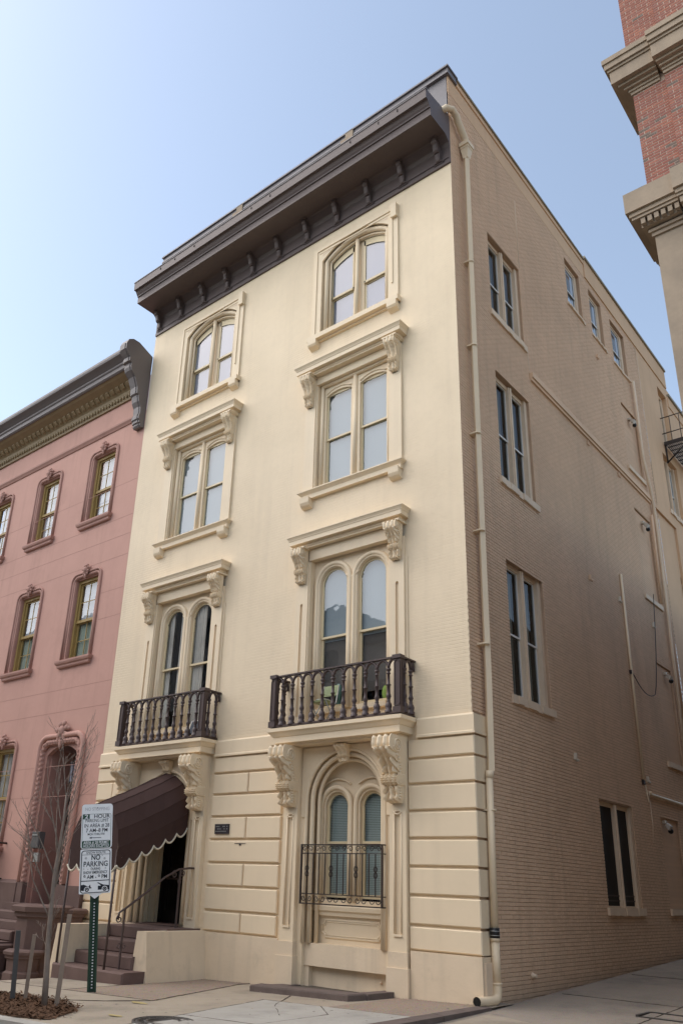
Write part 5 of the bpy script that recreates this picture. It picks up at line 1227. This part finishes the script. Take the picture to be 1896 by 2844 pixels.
# lower sign
Z2 = lambda f: 2.278 - .733 * f
sgbuild(outline(rrect(-.25, .25, Z2(.985), Z2(.025), .05), rrect(-.236, .236, Z2(.968), Z2(.042), .04), -.0475), 'border', 'sign_ink', S2)
sgbuild(flat([(-.24, Z2(.128)), (.24, Z2(.128)), (.24, Z2(.120)), (-.24, Z2(.120))], -.0475), 'rule', 'sign_ink', S2)
sgbuild(flat([(-.24, Z2(.722)), (.24, Z2(.722)), (.24, Z2(.704)), (-.24, Z2(.704))], -.0475), 'rule', 'sign_ink', S2)
for s, f, h, wd, b_ in (('SNOW ROUTE', .103, .036, .33, .01), ('NO', .245, .085, .15, .03), ('PARKING', .392, .085, .41, .02), ('DURING', .47, .04, .16, .02), ('SNOW EMERGENCY', .555, .045, .41, .02), ('9 AM - 9 PM', .665, .062, .40, .015)):
    text(s, .0, Z2(f), h, S2, 'sign_ink', wd, b_)
m = MB()
for x, f, r in ((-.17, .20, .024), (.15, .22, .022), (.11, .15, .012), (-.20, .44, .012), (-.13, .455, .010), (.17, .44, .014)):
    for a in range(3):
        c, s_ = math.cos(a * 1.047), math.sin(a * 1.047); z = Z2(f); w_ = r * .22
        m.add([(x - r * c - w_ * s_, -.0478, z - r * s_ + w_ * c), (x - r * c + w_ * s_, -.0478, z - r * s_ - w_ * c), (x + r * c + w_ * s_, -.0478, z + r * s_ - w_ * c), (x + r * c - w_ * s_, -.0478, z + r * s_ + w_ * c)], [(0, 1, 2, 3)])
sgbuild(m, 'snowflake', 'sign_faded', S2)
sgbuild(flat([(-.238, Z2(.80)), (-.19, Z2(.79)), (-.12, Z2(.835)), (-.10, Z2(.835)), (-.095, Z2(.81)), (-.08, Z2(.80)), (-.075, Z2(.85)), (-.05, Z2(.875)), (-.08, Z2(.88)), (-.10, Z2(.90)), (-.20, Z2(.93)), (-.238, Z2(.92))], -.0478), 'towed_car', 'sign_ink', S2)
sgbuild(MB().front([(.238, Z2(.83)), (.14, Z2(.81)), (.05, Z2(.755)), (.035, Z2(.765)), (.08, Z2(.80)), (.10, Z2(.835)), (.05, Z2(.83)), (.05, Z2(.92)), (.12, Z2(.92)), (.238, Z2(.925))], -.0478, -.0458), 'tow_truck', 'sign_ink', S2)
for x in (-.135, .165):
    k = 18
    sgbuild(outline([(x + .048 * math.cos(6.283 * i / k), Z2(.905) + .048 * math.sin(6.283 * i / k)) for i in range(k)], [(x + .014 * math.cos(6.283 * i / k), Z2(.905) + .014 * math.sin(6.283 * i / k)) for i in range(k)], -.0482), 'wheel_ground', 'sign_white', S2)
    sgbuild(outline([(x + .036 * math.cos(6.283 * i / k), Z2(.905) + .036 * math.sin(6.283 * i / k)) for i in range(k)], [(x + .018 * math.cos(6.283 * i / k), Z2(.905) + .018 * math.sin(6.283 * i / k)) for i in range(k)], -.0487), 'wheel', 'sign_ink', S2)

# ------------------------------------------------------------------ young street tree, bare
TR = thing('young_tree', 'bare young street tree with thin upright twigs in the mulch bed', 'tree', (-4.15, -5.12, zg(-4.15)))
tb = Vector((-4.15, -5.12, zg(-4.15))); rng = random.Random(11)
def tpt(u, z, v=0): return tb + un * u + nn * v + Vector((0, 0, z))
trunk = [(0, -.05), (-.03, .4), (-.075, .9), (-.10, 1.4), (-.115, 1.8), (-.10, 2.2), (-.095, 2.55), (-.11, 2.95)]
rad = [.048, .043, .038, .034, .029, .023, .017, .011]
MB().tube([tuple(tpt(u, z)) for u, z in trunk], rad, 9).build('trunk', 'bark', TR)
def limb(p0, ang, tilt, ln, r, depth, parent):
    """a rising limb with side twigs; returns nothing, builds its own mesh"""
    m = MB(); stack = [(p0, ang, tilt, ln, r, depth)]
    while stack:
        p, a, t, l, rr_, dpt = stack.pop(); pts = [p]; rs = [rr_]; k = 6; q = p.copy(); tt = t; aa = a
        for i in range(k):
            tt += rng.gauss(-.03, .05); aa += rng.gauss(0, .16)
            d = Vector((math.cos(aa) * math.sin(tt), math.sin(aa) * math.sin(tt), math.cos(tt))); q = q + d * (l / k); pts.append(q.copy()); rs.append(max(.0022, rr_ * (1 - .8 * (i + 1) / k)))
            if dpt > 0 and i in (1, 2, 3, 4) and rng.random() < .8: stack.append((q.copy(), aa + rng.choice((-1, 1)) * rng.uniform(.5, 1.5), min(1.2, tt + rng.uniform(.15, .55)), l * rng.uniform(.28, .5), max(.003, rr_ * .45), dpt - 1))
        m.tube([tuple(x) for x in pts], rs, 5)
    m.build('limb', 'bark', parent)
for z, du, tl, ln, r in ((1.4, -.9, .75, 1.3, .011), (2.0, -.3, .3, 1.6, .012), (1.15, -1, .62, 1.5, .013), (1.2, .9, .6, 1.3, .012), (1.35, -.7, .5, 1.7, .014), (1.5, .8, .55, 1.5, .013), (1.6, .2, .42, 1.6, .013), (1.75, -1, .6, 1.5, .012), (1.9, 1, .5, 1.7, .013), (2.1, -.6, .42, 1.6, .012), (2.2, .6, .45, 1.5, .012), (2.45, -.9, .45, 1.3, .010), (2.55, .9, .4, 1.4, .010), (2.75, .1, .2, 1.35, .010), (2.9, -.5, .28, 1.2, .009), (2.93, .6, .22, 1.3, .009), (.75, -.9, .7, .5, .007), (.7, .7, .8, .45, .006), (1.0, .9, .75, .6, .008)):
    i = max(k for k in range(len(trunk)) if trunk[k][1] <= z); (ua, za), (ub, zb_) = trunk[i], trunk[min(i + 1, len(trunk) - 1)]; u = ua if zb_ == za else ua + (ub - ua) * (z - za) / (zb_ - za)
    if du > 0 and z < 2.3: tl *= .3; ln *= .8
    ln *= .86
    base = math.atan2(un.y, un.x) + (0 if du > 0 else math.pi); limb(tpt(u, z), base + rng.uniform(-.9, .9) * (1.6 - abs(du)), tl, ln, r, 2, TR)
def stake(nm, label, mt, x, y, lu, h, r, lv=0):
    b0 = Vector((x, y, zg(x) - .1)); p1 = b0 + un * lu + nn * lv + Vector((0, 0, h)); d = (p1 - b0)
    m = MB(); a = un * r; c = nn * r * .7
    vs = [tuple(p + e * a + g * c) for p in (b0, p1) for e, g in ((-1, -1), (1, -1), (1, 1), (-1, 1))]
    m.add(vs, [(0, 1, 5, 4), (1, 2, 6, 5), (2, 3, 7, 6), (3, 0, 4, 7), (4, 5, 6, 7)])
    me = m.mesh(nm); me.materials.append(MATS[mt]); return link(nm, me, None, None, label, 'stake')
stake('tree_stake', 'weathered wooden tree stake leaning right beside the young tree', 'old_wood', -4.04, -5.0, .02, 1.33, .033)
stake('tree_stake', 'dark upright metal post at the left end of the mulch bed', 'post_dark', -5.15, -5.01, -.07, 1.08, .035)
stake('tree_stake', 'short pale wooden stake behind the dark metal post', 'old_wood', -5.12, -4.82, .0, 1.02, .028)

# ------------------------------------------------------------------ houses across the street, mirrored in the windows
def opposite(nm, label, x0, x1, h, mt, nx, nz):
    o = thing(nm, label, 'building', ((x0 + x1) / 2, -24.5, -.4), 'buildings across the street')
    MB().box(x0, x1, -38, -24.5, -.8, h).build('wall', mt, o)
    MB().box(x0 - .2, x1 + .2, -24.5, -24.1, h - .5, h + .15).build('roof_edge', 'brown_paint', o)
    wm = premesh(MB().box(-.55, .55, 0, .05, 0, 1.8).box(-.62, .62, 0, .09, -.12, 0), 'window', 'glass_dark')
    for i in range(nx):
        for k in range(nz): piece('window', wm, o, (x0 + (x1 - x0) * (i + .5) / nx, -24.5, 1.6 + (h - 3) * k / nz))
opposite('opposite_apartments', 'tall dark apartment house across the street, far left, seen only as a reflection', -75, -32, 22.0, 'opposite_wall', 9, 6)
opposite('opposite_rowhouse', 'grey house across the street reflected in the left light of the balcony window', -32, -21.6, 17.6, 'opposite_wall', 3, 5)
opposite('opposite_rowhouse', 'lower grey house across the street reflected in the right light of the balcony window', -21.6, -9, 15.6, 'opposite_wall', 4, 4)
opposite('opposite_rowhouse', 'grey house across the street behind the viewer', -9, 22, 13.5, 'opposite_wall', 7, 4)
